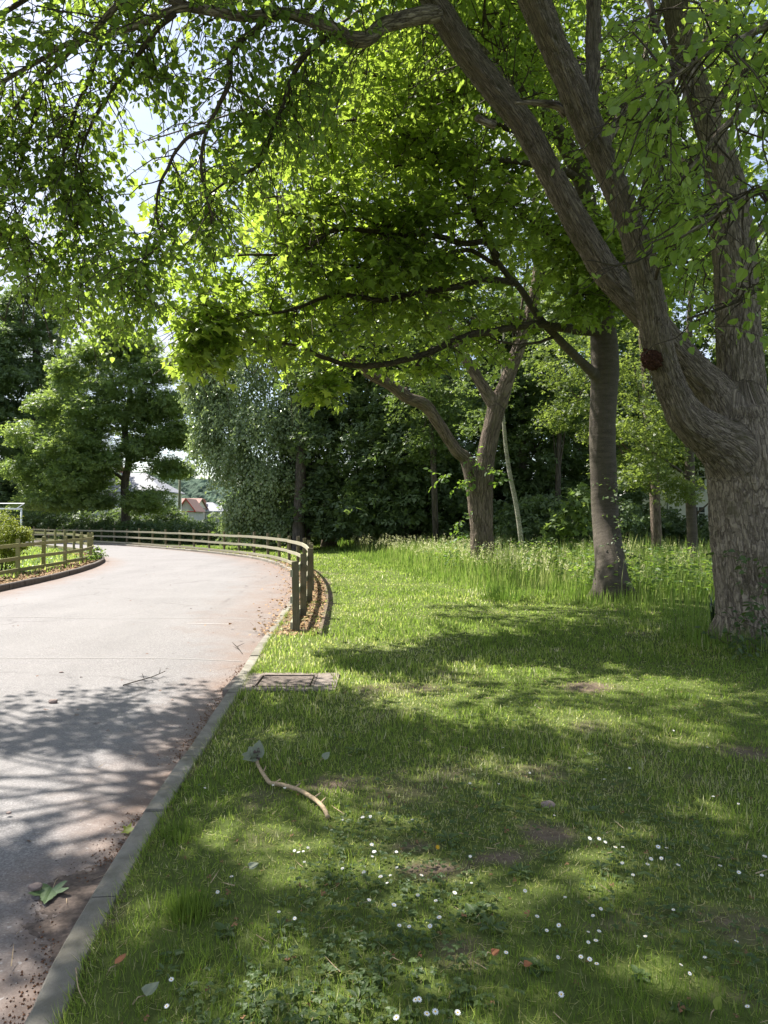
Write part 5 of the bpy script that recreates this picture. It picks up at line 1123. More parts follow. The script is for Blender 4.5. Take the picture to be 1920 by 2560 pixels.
# ------------------------------------------------------------------ long grass at the edge of the wood
def build_meadow():
    n = 90000
    y = 9 + 38 * rng.random(n) ** 0.9; x = (rng.random(n) * 2 - 1) * (0.6 * y + 1)
    md = meadow_d(x, y); k = (md > 0) & (md < 14) & (rng.random(n) < (0.35 + 0.65 * np.exp(-md / 6))); x, y, md = x[k], y[k], md[k]; n = len(x)
    sd = sdist(np.stack([x, y], 1), KRf); k = sd > 2.0; x, y, md = x[k], y[k], md[k]; n = len(x)
    q = np.stack([x, y], 1); hh = (0.16 + 0.62 * sm(md, 0.0, 3.0)) * (0.2 + 1.5 * fbm(q * 0.45, 3)) * rng.uniform(0.55, 1.15, n)
    a = rng.uniform(0, 6.28, n); lean = rng.uniform(0.02, 0.5, n)
    pos = np.stack([x, y, gz(x, y)], 1)
    tint = np.clip(0.1 + 0.55 * rng.random(n) + 0.35 * (fbm(q * 0.5 + 3, 2) - 0.4) + 0.15 * sm(md, 1, 4), 0, 0.9)
    link('long_grass', inst_mesh('long_grass', BLADE, pos, np.stack([np.cos(a) * lean, np.sin(a) * lean, np.ones(n)], 1), np.stack([-np.cos(a), -np.sin(a), np.full(n, .3)], 1), hh, tint, np.maximum(.008, .0011 * y) * rng.uniform(.6, 1.3, n)), M['meadow'], None, 'stuff', 'long unmown grass along the edge of the wood', 'grass')
    # longer grass round the foot of the lime and the sycamore
    n = 2600; a = rng.uniform(0, 6.28, n); r_ = rng.uniform(.62, 1.5, n); k = np.arange(n) % 3 > 0; cx_ = np.where(k, bx, g0[0]); cy_ = np.where(k, by, g0[1]); r_ = np.where(k, r_, r_ * .62)
    x, y = cx_ + np.cos(a) * r_, cy_ + np.sin(a) * r_; le = rng.uniform(.05, .6, n); a = rng.uniform(0, 6.28, n)
    link('trunk_foot_grass', inst_mesh('trunk_foot_grass', BLADE, np.stack([x, y, gz(x, y)], 1), np.stack([np.cos(a) * le, np.sin(a) * le, np.ones(n)], 1), np.stack([-np.cos(a), -np.sin(a), np.full(n, .3)], 1), rng.uniform(.08, .32, n), np.clip(rng.normal(.35, .22, n), 0, 1), rng.uniform(.006, .013, n)), M['meadow'], None, 'stuff', 'uncut grass round the feet of the two big trunks', 'grass')
    # seeding stalks
    n = 8200
    y = 11 + 30 * rng.random(n); x = (rng.random(n) * 2 - 1) * (0.58 * y + 1); md = meadow_d(x, y)
    sd = sdist(np.stack([x, y], 1), KRf); k = (md > 0.8) & (md < 9) & (sd > 2.5) & (rng.random(n) < 0.25 + 0.75 * (x < 4)); x, y = x[k], y[k]; n = len(x)
    h = rng.uniform(0.6, 1.05, n); base = np.stack([x, y, gz(x, y)], 1); d = nrm(np.stack([rng.normal(0, .16, n), rng.normal(0, .16, n), np.ones(n)], 1))
    P, Y, Z, S, W, T = [base], [d], [rng.normal(0, 1, (n, 3))], [h], [np.full(n, .009)], [np.full(n, .72)]
    for j in range(9):
        t = rng.uniform(.72, 1.02, n); P.append(base + d * (h * t)[:, None] + rng.normal(0, .02, (n, 3))); Y.append(nrm(d + rng.normal(0, .7, (n, 3)))); Z.append(rng.normal(0, 1, (n, 3))); S.append(rng.uniform(.03, .075, n)); W.append(rng.uniform(.010, .022, n)); T.append(np.clip(rng.normal(.9, .1, n), 0, 1))
    link('grass_seed_heads', inst_mesh('grass_seed_heads', BLADE, np.vstack(P), np.vstack(Y), np.vstack(Z), np.concatenate(S), np.concatenate(T), np.concatenate(W)), M['meadow'], None, 'stuff', 'pale seed heads standing above the long grass', 'grass')
    # nettles and saplings among it
    n = 1500
    y = 12 + 20 * rng.random(n); x = (rng.random(n)) * (0.6 * y) + 0.5; md = meadow_d(x, y); k = (md > 1.2) & (md < 8) & (vn(np.stack([x, y], 1) * .6 + 4) > .5); x, y = x[k], y[k]; n = len(x)
    h = rng.uniform(.35, 1.0, n); P, Y, Z, S, T = [], [], [], [], []; base = np.stack([x, y, gz(x, y)], 1); tn = rng.random(n)
    for j in range(12):
        a = j * 1.57 + rng.uniform(0, .7, n); t = .25 + .75 * j / 11; P.append(base + np.array([0, 0, 1.]) * (h * t)[:, None] + rng.normal(0, .03, (n, 3))); Y.append(np.stack([np.cos(a), np.sin(a), np.full(n, -.15)], 1)); Z.append(np.tile([0, 0, 1.0], (n, 1)) + rng.normal(0, .35, (n, 3))); S.append(rng.uniform(.07, .15, n)); T.append(tn)
    P, Y, Z, S, T = np.vstack(P), np.vstack(Y), np.vstack(Z), np.concatenate(S), np.concatenate(T)
    link('nettles', inst_mesh('nettles', OVAL, P, Y, Z, S, T), M['nettle_leaf'], None, 'stuff', 'leafy nettles growing through the long grass', 'nettles')
    # dark understorey closing the wood
    C = Crown(); ms = []
    for k in range(24):
        u = 600 + 1550 * (k + rng.random()) / 24; D_ = rng.uniform(45, 49) if u < 960 else rng.uniform(33, 44); x_ = (u - 960) / FPX * D_; hgt = rng.uniform(.8, 1.9) * (1.25 if u < 1550 else .85)
        ms.append(((x_, D_, hgt * .75), (rng.uniform(1.6, 3), 1.3, hgt)))
    cloud(C, ms, 50, (.35, .8), 26, .3)
    p = np.vstack(C.pos); link('woodland_understorey', inst_mesh('woodland_understorey', TRI3, p, np.vstack(C.y), np.vstack(C.z), np.concatenate(C.sc), rng.random(len(p))), M['dark_leaf'], None, 'stuff', 'dark understorey of bushes closing off the wood', 'bushes')
build_meadow()

# ------------------------------------------------------------------ hedges and shrubs
def leafy(name, label, cat, masses, mat, n_clump, cr, n_leaf, size, tpl=TRI3, stems=0, **kw):
    c0 = masses[0][0]; root = thing(name, (c0[0], c0[1], 0), label, cat); C = Crown(); cloud(C, masses, n_clump, cr, n_leaf, size, **kw)
    finish_crown(C, root, tpl, mat, 'foliage')
    if stems:
        runs = []
        for k in range(stems):
            t = np.array(masses[k % len(masses)][0]) + rng.normal(0, .2, 3); b = np.array([c0[0] + rng.normal(0, .15), c0[1] + rng.normal(0, .15), -.05])
            runs.append((crv([(*b,), (*((b + t) / 2 + rng.normal(0, .1, 3)),), (*t,)], 8), np.linspace(.025, .008, 8)))
        child('stems', tube_mesh('stems', runs, 6), M['dark_bark'], root)
    return root
hm = []
for k in range(15):
    f = k / 14; D_ = 57 - 10 * f; x_ = (185 + 400 * f - 960) / FPX * D_; hm.append(((x_, D_, .72), (1.25, 1.0, .82 + .1 * math.sin(k * 2.3))))
leafy('hedge', 'long low bramble hedge behind the far fence', 'hedge', hm, M['hedge_leaf'], 44, (.25, .55), 26, .17, surf=.7)
leafy('dark_shrub', 'large dark rounded shrub beside the broad tree trunk', 'shrub', [((*at(385, 1288, 60)[:2], 1.9), (2.0, 1.6, 1.5)), ((*at(430, 1295, 60)[:2], 1.4), (1.4, 1.2, 1.2)), ((*at(340, 1290, 61)[:2], 1.6), (1.6, 1.4, 1.2))], M['dark_leaf'], 60, (.35, .7), 30, .22, stems=4, surf=.7)
leafy('dark_hedge', 'deep dark hedge in the shade below the broad tree', 'hedge', [((*at(u, 1290, 62)[:2], 1.35), (2.0, 1.4, 1.35)) for u in (20, 75, 130, 185, 240, 295)], M['dark_leaf'], 50, (.35, .7), 30, .24, surf=.7)
leafy('pale_shrub', 'low pale green bushes below the far red roofs', 'shrub', [((*at(u, 1295, 66)[:2], .9), (1.6, 1.2, .8)) for u in (455, 500, 545)], M['hedge_leaf'], 44, (.3, .6), 26, .2, surf=.7)
gs = at(12, 1300, 20.2) - np.array([0.72, 0, 0])
leafy('golden_shrub', 'yellow-green variegated shrub behind the mossy fence', 'shrub', [((gs[0] - .45, 22.2, 1.3), (.55, .5, .7)), ((gs[0] - .1, 22.2, 1.0), (.4, .45, .5)), ((gs[0] - .7, 22.3, .5), (.7, .6, .5)), ((gs[0] + .2, 22.1, 1.2), (.16, .2, .2))], M['golden_leaf'], 90, (.1, .26), 30, .065, OVAL, stems=7, surf=.55)
leafy('fence_weeds', 'patch of leafy weeds at the turn of the mossy fence', 'weeds', [((*gnd(240, 1398)[:2], .3), (.4, .4, .26)), ((*gnd(222, 1404)[:2], .15), (.5, .3, .1))], M['nettle_leaf'], 20, (.1, .22), 20, .09, OVAL)

# ------------------------------------------------------------------ buildings
def window(root, c, w, h, ax, glass=True):       # ax 0: wall runs along x (faces -y); 1: wall runs along y (faces +x)
    n = (0, -1) if ax == 0 else (1, 0); t = (1, 0) if ax == 0 else (0, 1)
    def bx(dx, dz, sx, sz, depth, off):
        cc = (c[0] + t[0] * dx + n[0] * off, c[1] + t[1] * dx + n[1] * off, c[2] + dz); d = (sx if ax == 0 else depth, depth if ax == 0 else sx, sz); return cc, d
    A = Acc()
    for dx, dz, sx, sz in ((-w / 2, 0, .09, h), (w / 2, 0, .09, h), (0, h / 2, w - .09, .09), (0, -h / 2, w - .09, .09), (0, 0, .06, h - .09), (0, h * .18, w - .09, .05)):
        cc, d = bx(dx, dz, sx, sz, .08 if sx != .05 else .07, .03); A.box(cc, d)
    wn_ = child('window', A.mesh('window'), M['white_paint'], root)
    cc, d = bx(0, 0, w - .05, h - .05, .03, .012)
    p = link('pane', Acc().box(cc, d).mesh('pane'), M['window_glass'], wn_); p.matrix_parent_inverse = Matrix.Translation(root.location).inverted() if False else Matrix()
    cc, d = bx(0, -h / 2 - .09, w + .2, .07, .18, .08)
    s_ = link('sill', Acc().box(cc, d).mesh('sill'), M['white_paint'], wn_)
def house(name, label, cx, cy, w, d, eave, ridge, wall, roof, hip=0.0, wins=(), ridge_axis=0, chimney=None, gable_trim=None, door=None):
    root = thing(name, (cx, cy, 0), label, 'house')
    x, y = w / 2, d / 2; A = Acc()
    A.box((cx, cy, eave / 2 - .1), (w, d, eave + .2))
    if hip == 0:
        if ridge_axis == 0:
            for s_ in (-1, 1): A.add([(cx + s_ * x, cy - y, eave), (cx + s_ * x, cy + y, eave), (cx + s_ * x, cy, ridge - .1)], [(0, 1, 2) if s_ > 0 else (2, 1, 0)])
        else:
            for s_ in (-1, 1): A.add([(cx - x, cy + s_ * y, eave), (cx + x, cy + s_ * y, eave), (cx, cy + s_ * y, ridge - .1)], [(2, 1, 0) if s_ > 0 else (0, 1, 2)])
    child('wall', A.mesh('wall'), wall, root)
    o = .35; A = Acc()
    zz = eave - .05
    if ridge_axis == 0: Rg = [(cx - x + hip - (o if hip == 0 else 0), cy, ridge), (cx + x - hip + (o if hip == 0 else 0), cy, ridge)]
    else: Rg = [(cx, cy - y + hip - (o if hip == 0 else 0), ridge), (cx, cy + y - hip + (o if hip == 0 else 0), ridge)]
    C4 = [(cx - x - o, cy - y - o, zz), (cx + x + o, cy - y - o, zz), (cx + x + o, cy + y + o, zz), (cx - x - o, cy + y + o, zz)]
    V = C4 + Rg + [(a, b, c - .14) for a, b, c in C4 + Rg]
    F = [(0, 1, 5, 4), (2, 3, 4, 5), (1, 2, 5), (3, 0, 4)] if ridge_axis == 0 else [(1, 2, 5, 4), (3, 0, 4, 5), (0, 1, 4), (2, 3, 5)]
    if hip == 0: F = F[:2]
    F2 = F + [tuple(i + 6 for i in f[::-1]) for f in F] + [(0, 6, 7, 1), (1, 7, 8, 2), (2, 8, 9, 3), (3, 9, 6, 0)]
    if hip == 0:
        F2 += ([(1, 7, 11, 5), (5, 11, 8, 2), (0, 4, 10, 6), (4, 3, 9, 10)] if ridge_axis == 0 else [(0, 6, 10, 4), (4, 10, 7, 1), (3, 5, 11, 9), (5, 2, 8, 11)])
    rf = child('roof', A.add(V, F2).mesh('roof'), roof, root)
    if chimney:
        for (qx, qy, qh) in chimney:
            A = Acc().box((qx, qy, qh - .7), (.6, .9, 1.6)); A.box((qx, qy, qh + .14), (.7, 1.0, .12)); A.box((qx, qy - .2, qh + .37), (.22, .22, .34)); A.box((qx, qy + .2, qh + .35), (.22, .22, .3))
            link('chimney', A.mesh('chimney'), M['chimney_brick'], rf)
    gt = Acc(); gt.box((cx, cy - y - o - .05, zz - .03), (w + 2 * o, .09, .12)); child('gutter', gt.mesh('gutter'), M['white_paint'] if gable_trim is None else gable_trim, root)
    for ax, c, ww, hh in wins: window(root, c, ww, hh, ax)
    if gable_trim is not None and ridge_axis == 1:
        A = Acc(); f_ = cy - y - o - .07
        for s_ in (-1, 1):
            a, b = (cx + s_ * (x + o), zz), (cx, ridge)
            A.add([(a[0], f_, a[1] - .2), (b[0], f_, b[1] - .2), (b[0], f_, b[1] + .08), (a[0], f_, a[1] + .08), (a[0], f_ - .06, a[1] - .2), (b[0], f_ - .06, b[1] - .2), (b[0], f_ - .06, b[1] + .08), (a[0], f_ - .06, a[1] + .08)], [(0, 1, 2, 3), (7, 6, 5, 4), (0, 4, 5, 1), (3, 2, 6, 7), (0, 3, 7, 4), (1, 5, 6, 2)])
        child('bargeboard', A.mesh('bargeboard'), gable_trim, root)
    return root
D1 = 78.0; hx = lambda u: (u - 960) / FPX * D1
house('white_house', 'white rendered house with a grey slate roof behind the broad tree', (hx(190) + hx(402)) / 2, D1 + 4, hx(402) - hx(190), 8, 4.9, 7.1, M['render_white'], M['slate'], 3.0,
      [(0, (hx(280), D1 - .0, 4.0), 1.1, 1.3), (0, (hx(240), D1 - .0, 4.0), 1.1, 1.3), (0, (hx(370), D1, 3.9), 1.1, 1.3), (0, (hx(240), D1, 1.6), 1.3, 1.2)], 0, [(hx(260), D1 + 5, 7.6)])
D2 = 125.0; h2 = lambda u: (u - 960) / FPX * D2
house('red_roofed_house', 'distant house with a red tiled roof and red gable boards', (h2(400) + h2(476)) / 2, D2 + 7, h2(476) - h2(400), 8, 3.9, 5.7, M['render_cream'], M['red_tile'], 0.0, [(0, (h2(430), D2 + 3, 2.4), 1.2, 1.2)], 0, None, None)
house('gabled_house', 'distant gable end with red bargeboards beside the red roof', h2(474), D2 + 1, 2.7, 6, 3.2, 5.4, M['grey_render'], M['red_tile'], 0.0, [(0, (h2(474), D2 - 2, 2.3), .8, 1.0)], 1, None, M['red_paint'])
D3 = 135.0; h3 = lambda u: (u - 960) / FPX * D3
house('grey_bungalow', 'distant low grey bungalow with a red chimney', h3(512), D3 + 4, 5.5, 7, 3.4, 5.1, M['grey_render'], M['slate'], 2.2, [(0, (h3(508), D3 + .5, 2.3), 1.0, .9)], 0, [(h3(500), D3 + 3, 5.2)])
D4 = 50.0; h4 = lambda u: (u - 960) / FPX * D4
house('white_building', 'white building glimpsed through the wood left of the lime', (h4(1600) + h4(1830)) / 2, D4 + 4, h4(1830) - h4(1600), 8, 6.6, 8.6, M['render_white'], M['slate'], 0.0, [(0, (h4(1745), D4, 4.4), 1.0, 1.5), (0, (h4(1745), D4, 1.9), 1.0, 1.4)], 0)
A = Acc(); A.add(*tube(np.array([(h4(1667), D4 - .12, -.1), (h4(1667), D4 - .12, 6.4)]), .05, 8)[:2]); link('drainpipe', A.mesh('drainpipe'), M['pipe_grey'], None, None, 'thin grey drainpipe on the white building in the wood', 'pipe')
# telegraph pole and white frame
P_ = at(448, 1300, 72); tp = thing('telegraph_pole', (P_[0], 72, 0), 'mossy wooden telegraph pole in front of the wooded hill', 'pole')
child('pole', tube_mesh('pole', [(np.array([(P_[0], 72, -.3), (P_[0] + .02, 72, 3.5), (P_[0] + .08, 72, 7.0)]), np.array([.15, .135, .11]))], 10), M['pole_wood'], tp)
child('insulator', Acc().box((P_[0] + .08, 71.86, 6.6), (.5, .08, .1)).mesh('insulator'), M['pipe_grey'], tp)
D5 = 47.0; f5 = lambda u: (u - 960) / FPX * D5
wf = thing('goal_frame', (f5(53), D5, 0), 'white metal goal frame rising behind the golden shrub', 'frame')
xr, xl, zt = f5(53), f5(53) - 5.5, 2.35
child('post', tube_mesh('post', [(np.array([(xr, D5, -.1), (xr, D5, zt - .02)]), np.array([.055, .055]))], 10), M['white_paint'], wf)
child('post', tube_mesh('post', [(np.array([(xl, D5, -.1), (xl, D5, zt - .02)]), np.array([.055, .055]))], 10), M['white_paint'], wf)
child('crossbar', tube_mesh('crossbar', [(np.array([(xl - .06, D5, zt + .03), (xr + .06, D5, zt + .03)]), np.array([.055, .055]))], 10), M['white_paint'], wf)
child('net_bar', tube_mesh('net_bar', [(np.array([(xr - .35, D5 + .1, zt + .06), (xr - .35, D5 + 1.1, zt + .42), (xl + .35, D5 + 1.1, zt + .42), (xl + .35, D5 + .1, zt + .06)]), np.full(4, .03))], 8), M['white_paint'], wf)

# wooded hill
def build_hill():
    X = np.concatenate([np.linspace(-900, -340, 60), np.linspace(-335, -90, 110), np.linspace(-80, 900, 80)]); Y = np.concatenate([np.linspace(420, 760, 70), np.linspace(780, 1200, 10)])
    x, y = np.meshgrid(X, Y, indexing='ij'); t = sm(y, 430, 760)
    ridge = 46 - 0.075 * (x + 230) * (x > -230) + 5 * np.sin(x / 60); ridge = np.clip(ridge, 24, 70)
    z = -8 + ridge * t - 12 * sm(y, 800, 1200)
    q = np.stack([x / 9.0, y / 9.0], -1); cell = vn(q); cell2 = vn(q * 2.1 + 7)
    z = z + t * 0 + 8 * np.sqrt(cell) + 3.5 * cell2 + 2 * rng.random(z.shape)
    n, m = x.shape; i = np.arange(n - 1)[:, None] * m; j = np.arange(m - 1)[None]
    F = np.stack([i + j, i + m + j, i + m + j + 1, i + j + 1], -1).reshape(-1, 4)
    link('hill', mesh_np('hill', np.stack([x, y, z], -1).reshape(-1, 3), F.ravel(), np.full(len(F), 4), None, False), M['haze_toned_hill'], None, 'structure', 'wooded green hill rising far beyond the houses', 'hill')
build_hill()

# ------------------------------------------------------------------ small things on the ground
# inspection cover in the lawn
ms_ = thing('inspection_cover', (-1.0, 7.24, 0), 'concrete slab with a rusty iron cover set in the lawn', 'manhole cover')
A = Acc(); xs = np.linspace(SLAB[0], SLAB[1], 16); ys = np.linspace(SLAB[2], SLAB[3], 11)
hole = (-1.27, -0.72, 7.0, 7.48)
for a, b, c, d in ((SLAB[0], hole[0], SLAB[2], SLAB[3]), (hole[1], SLAB[1], SLAB[2], SLAB[3]), (hole[0], hole[1], SLAB[2], hole[2]), (hole[0], hole[1], hole[3], SLAB[3])):
    A.box(((a + b) / 2, (c + d) / 2, -.015), (b - a - .004, d - c - .004, .06 + .002 * random.random()))
child('slab', A.mesh('slab'), M['slab_concrete'], ms_)
A = Acc()
A.box(((hole[0] + hole[1]) / 2, (hole[2] + hole[3]) / 2, .004), (hole[1] - hole[0] - .03, hole[3] - hole[2] - .03, .02), 0, .985)
A.box(((hole[0] + hole[1]) / 2, (hole[2] + hole[3]) / 2, -.016), (hole[1] - hole[0] - .004, hole[3] - hole[2] - .004, .03))
child('cover', A.mesh('cover'), M['worn_iron'], ms_)
A = Acc()
for c, d in (((hole[0] - .012, 7.24, .012), (.024, .52, .02)), ((hole[1] + .012, 7.24, .012), (.024, .52, .02)), ((-.995, hole[2] - .012, .0122), (.526, .024, .02)), ((-.995, hole[3] + .012, .0122), (.526, .024, .02))): A.box(c, d)
child('frame', A.mesh('frame'), M['worn_iron'], ms_)

# fallen branch with withered leaves
fb = thing('fallen_branch', tuple(gnd(640, 1905)[:2]) + (0,), 'curved fallen branch lying on the lawn with withered grey leaves at its tip', 'branch')
pts = [(641, 1900, .05, .014), (648, 1918, .035, .014), (665, 1945, .03, .016), (678, 1958, .032, .0165), (705, 1962, .03, .016), (740, 1972, .034, .016), (768, 1986, .034, .016), (795, 2005, .036, .016), (812, 2025, .03, .0155), (819, 2043, .02, .015)]
rows = [(*gnd(u, v, z)[:2], z, r * .75) for u, v, z, r in pts]; Q = crv(rows, 60); Q[:, 3] *= 1 + .16 * np.sin(np.arange(60) * 1.1) ** 6
child('stem', tube_mesh('stem', [(Q[:, :3], Q[:, 3])], 10), M['stick_bark'], fb)
for k in (12, 24, 33, 45, 50):
    p = Q[k, :3]; d = np.array([rng.uniform(.2, 1), rng.uniform(-.2, .8), .5]); d /= np.linalg.norm(d); child('side_twig', tube_mesh('side_twig', [(np.array([p, p + d * .025, p + d * .05]), np.array([.006, .005, .003]))], 6), M['stick_bark'], fb)
A = Acc()
for k in range(30):
    p = Q[0, :3] + rng.normal(0, .02, 3) + np.array([0.0, .02, .02]); A.add(p + CLOD[0] * rng.uniform(.015, .03), CLOD[1])
child('bud_cluster', A.mesh('bud_cluster'), M['hump_soil'], fb, 'stuff')
for u, v, s_, yd, zd in ((606, 1905, .12, (-1, .25, .2), (.1, -.5, 1)), (622, 1885, .12, (-.6, .6, .5), (-.2, -.9, .6)), (641, 1880, .13, (.1, .5, .9), (.3, -1, .3)), (620, 1912, .11, (-.7, -.5, .1), (0, -.6, 1)), (632, 1915, .09, (-.2, -.6, .3), (-.5, -.7, .6))):
    p = Q[0, :3] + np.array([0, 0, .015]); me = inst_mesh('leaf', LIME, p[None], np.array([yd], float), np.array([zd], float), s_ * .85, np.array([.5])); child('leaf', me, M['grey_leaf'], fb)

def stick(name, label, cat, pts, r, mat, twigs=()):
    rows = [(*gnd(u, v, z)[:2], z) for u, v, z in pts]; root = thing(name, tuple(rows[0]), label, cat); Q = crv(rows, 24)
    child('stem', tube_mesh('stem', [(Q, np.linspace(r, r * .5, 24))], 6), mat, root)
    for k, dx, dy, dz in twigs:
        p = Q[k]; child('side_twig', tube_mesh('side_twig', [(np.array([p, p + np.array([dx, dy, dz]) * .5, p + np.array([dx, dy, dz])]), np.array([r * .6, r * .5, r * .3]))], 5), mat, root)
    return root
rzr = ROAD_Z + .035
stick('fallen_twig', 'dark twig with short side spurs lying across the road', 'twig', [(308, 1713, rzr), (345, 1702, rzr + .01), (380, 1692, rzr + .02), (413, 1678, rzr + .03)], .007, M['dark_bark'], [(6, .05, -.1, .03), (10, -.06, .1, .04), (13, .05, -.12, .02), (16, .04, -.1, .03), (19, -.03, .12, .04), (21, .05, -.06, .03)])
stick('fallen_twig', 'thin brown twig in the lawn beside the fallen branch', 'twig', [(830, 2015, .02), (845, 2025, .025), (862, 2036, .02)], .004, M['stick_bark'])
stick('fallen_twig', 'small forked twig against the kerb', 'twig', [(580, 1606, rzr - .03), (595, 1620, rzr - .02), (606, 1634, rzr - .02)], .008, M['dark_bark'], [(10, .08, .12, .03), (15, -.1, .1, .02)])
stick('fallen_twig', 'thin bent twig beside the far kerb edge of the near lawn', 'twig', [(190, 2420, .02), (196, 2470, .03), (215, 2510, .015)], .003, M['stick_bark'])
def one_leaf(name, label, tpl, u, v, z, s_, mat, yd, zd=(0, 0, 1), curl=0.0, pet=True):
    p = gnd(u, v, z); root = thing(name, tuple(p), label, 'leaf')
    T = tpl[0].copy(); T[:, 2] += curl * (T[:, 0] ** 2 + (T[:, 1] - .5) ** 2)
    child('blade', inst_mesh('blade', (T, tpl[1]), p[None], np.array([yd], float), np.array([zd], float), s_, np.array([.5])), mat, root)
    if pet:
        y = np.array(yd, float); y /= np.linalg.norm(y); child('stalk', tube_mesh('stalk', [(np.array([p + y * s_ * .05, p - y * s_ * .4 + np.array([0, 0, .012]), p - y * s_ * .75]), np.array([.0022, .002, .0016]))], 5), M['stick_bark'], root)
one_leaf('fallen_leaf', 'large pale green lobed leaf lying on the road by the kerb', MAPLE_BIG, 132, 2222, rzr - .02, .13, M['fresh_leaf'], (.2, -1, .0), (0, -.15, 1), .25)
one_leaf('fallen_leaf', 'orange-brown dead leaf in the lawn near the kerb', OVAL, 288, 2415, .03, .055, M['dead_leaf'], (.5, 1, .3), (-.4, -.6, 1), .6)
one_leaf('fallen_leaf', 'rust-coloured curled leaf in the middle of the lawn', LIME, 1228, 2385, .03, .032, M['dead_leaf'], (1, .3, .2), (0, -.7, 1), .8)
one_leaf('fallen_leaf', 'brown crumpled leaf right of the rust-coloured one', LIME, 1310, 2412, .03, .03, M['dead_leaf'], (1, -.3, .2), (0, -.5, 1), .8)
one_leaf('fallen_leaf', 'yellowing upright leaf at the bottom of the lawn', OVAL, 1785, 2525, .03, .05, M['golden_leaf'], (.6, .5, .55), (.1, -.9, .6), .6)
one_leaf('fallen_leaf', 'grey withered leaf in the lawn near the kerb bottom', LIME, 360, 2490, .03, .055, M['grey_leaf'], (.7, .6, .3), (-.3, -.7, 1), .8)
one_leaf('fallen_leaf', 'pale curled leaf lying left of the lawn clover', LIME, 622, 2170, .03, .045, M['grey_leaf'], (1, .35, .25), (0, -.7, 1), .7)
one_leaf('fallen_leaf', 'small green leaf fallen at the kerb foot', MAPLE, 308, 2078, rzr - .02, .07, M['golden_leaf'], (1, .1, .1), (0, -.3, 1), .3)
one_leaf('fallen_leaf', 'pale upturned leaf beyond the fallen branch', LIME, 808, 1897, .04, .06, M['grey_leaf'], (.6, .5, .5), (-.2, -.9, .5), .3)
def stone(label, u, v, s_, z=rzr):
    bm = bmesh.new(); bmesh.ops.create_icosphere(bm, subdivisions=3, radius=1.0); V = np.array([w.co for w in bm.verts]); F = [[w.index for w in f.verts] for f in bm.faces]; bm.free()
    V = V * (s_ * (.7 + .6 * fbm(V * 1.6 + u, 2)))[:, None] * np.array([1.25, .9, .6]); o = link('stone', Acc().add(V, F).mesh('stone', True), M['stone'], None, None, label, 'stone'); o.location = gnd(u, v, z) + np.array([0, 0, s_ * .35])
stone('small dark stone alone on the sunlit road', 132, 1757, .035); stone('pinkish stone beside the fallen green leaf', 88, 2222, .026); stone('tiny pebble near the fallen twig on the road', 153, 1683, .02)
stone('tiny stone near the left of the shaded road', 22, 2034, .012); stone('grey stone half sunk in the lawn', 1370, 2018, .035, -.018)

# litter and soil gathered along the kerb
def scatter(name, label, cat, x, y, z, s0, s1, mat, tpl=CLOD, flat=.3):
    n = len(x); a = rng.uniform(0, 6.28, n)
    link(name, inst_mesh(name, tpl, np.stack([x, y, np.broadcast_to(z, (n,))], 1), np.stack([np.cos(a), np.sin(a), rng.normal(0, .15, n)], 1), np.stack([rng.normal(0, flat, n), rng.normal(0, flat, n), np.ones(n)], 1), rng.uniform(s0, s1, n), rng.random(n)), mat, None, 'stuff', label, cat)
def along(s0, s1, n, dmean, dsig):
    a = arc(KRf); s_ = rng.uniform(s0, s1, n); c = np.stack([np.interp(s_, a, KRf[:, k]) for k in (0, 1)], 1); T = nrm(np.gradient(KRf, axis=0)); t = np.stack([np.interp(s_, a, T[:, k]) for k in (0, 1)], 1)
    d = -np.abs(rng.normal(0, dsig, n)) + dmean; return c[:, 0] + t[:, 1] * d, c[:, 1] - t[:, 0] * d
def road_z(x, y):
    q = np.clip(-sdist(np.stack([x, y], 1), KRf) / 7.4, 0, 1); return ROAD_Z + .05 * (1 - (2 * q - 1) ** 2)
a0 = arc(KRf)[np.argmin(np.abs(KRf[:, 1] - 2.0))]
n = 1500; x, y = along(a0 + .5, a0 + 1.9, n, -.01, .14); k = rng.random(n) < (.12 + .88 * np.exp(-((y - 3.25) / .3) ** 2)); x, y = x[k], y[k]
scatter('soil_crumbs', 'dark soil crumbs heaped on the road against the kerb', 'soil', x, y, road_z(x, y), .003, .010, M['hump_soil'])
aK = arc(KRf); TK = nrm(np.gradient(KRf, axis=0)); s_ = np.linspace(a0 + .1, a0 + 2.3, 120); dd_ = np.linspace(-.004, .62, 50)
cK = np.stack([np.interp(s_, aK, KRf[:, k]) for k in (0, 1)], 1); tK = np.stack([np.interp(s_, aK, TK[:, k]) for k in (0, 1)], 1)
X_ = cK[:, None, 0] - tK[:, None, 1] * dd_[None]; Y_ = cK[:, None, 1] + tK[:, None, 0] * dd_[None]
den = 1.25 * np.exp(-((Y_ - 3.25) / .36) ** 2 - (np.maximum(dd_[None], 0) / .27) ** 2) + .45 * np.exp(-(np.maximum(dd_[None], 0) / .07) ** 2)
q_ = np.stack([X_, Y_], -1); hgt = .016 * (den - .55 * fbm(q_ * 7, 3) * 1.5 - .08) + .007 * (vn(q_ * 60) - .5) * (den > .2)
Z_ = road_z(X_.ravel(), Y_.ravel()).reshape(X_.shape) + np.clip(hgt, -.02, .03)
i_ = np.arange(119)[:, None] * 50; j_ = np.arange(49)[None]; F_ = np.stack([i_ + j_, i_ + 50 + j_, i_ + 51 + j_, i_ + 1 + j_], -1).reshape(-1, 4)
link('soil_patch', mesh_np('soil_patch', np.stack([X_, Y_, Z_], -1).reshape(-1, 3), F_.ravel(), np.full(len(F_), 4), None, True), M['hump_soil'], None, 'stuff', 'patch of dark washed soil on the road against the kerb', 'soil')
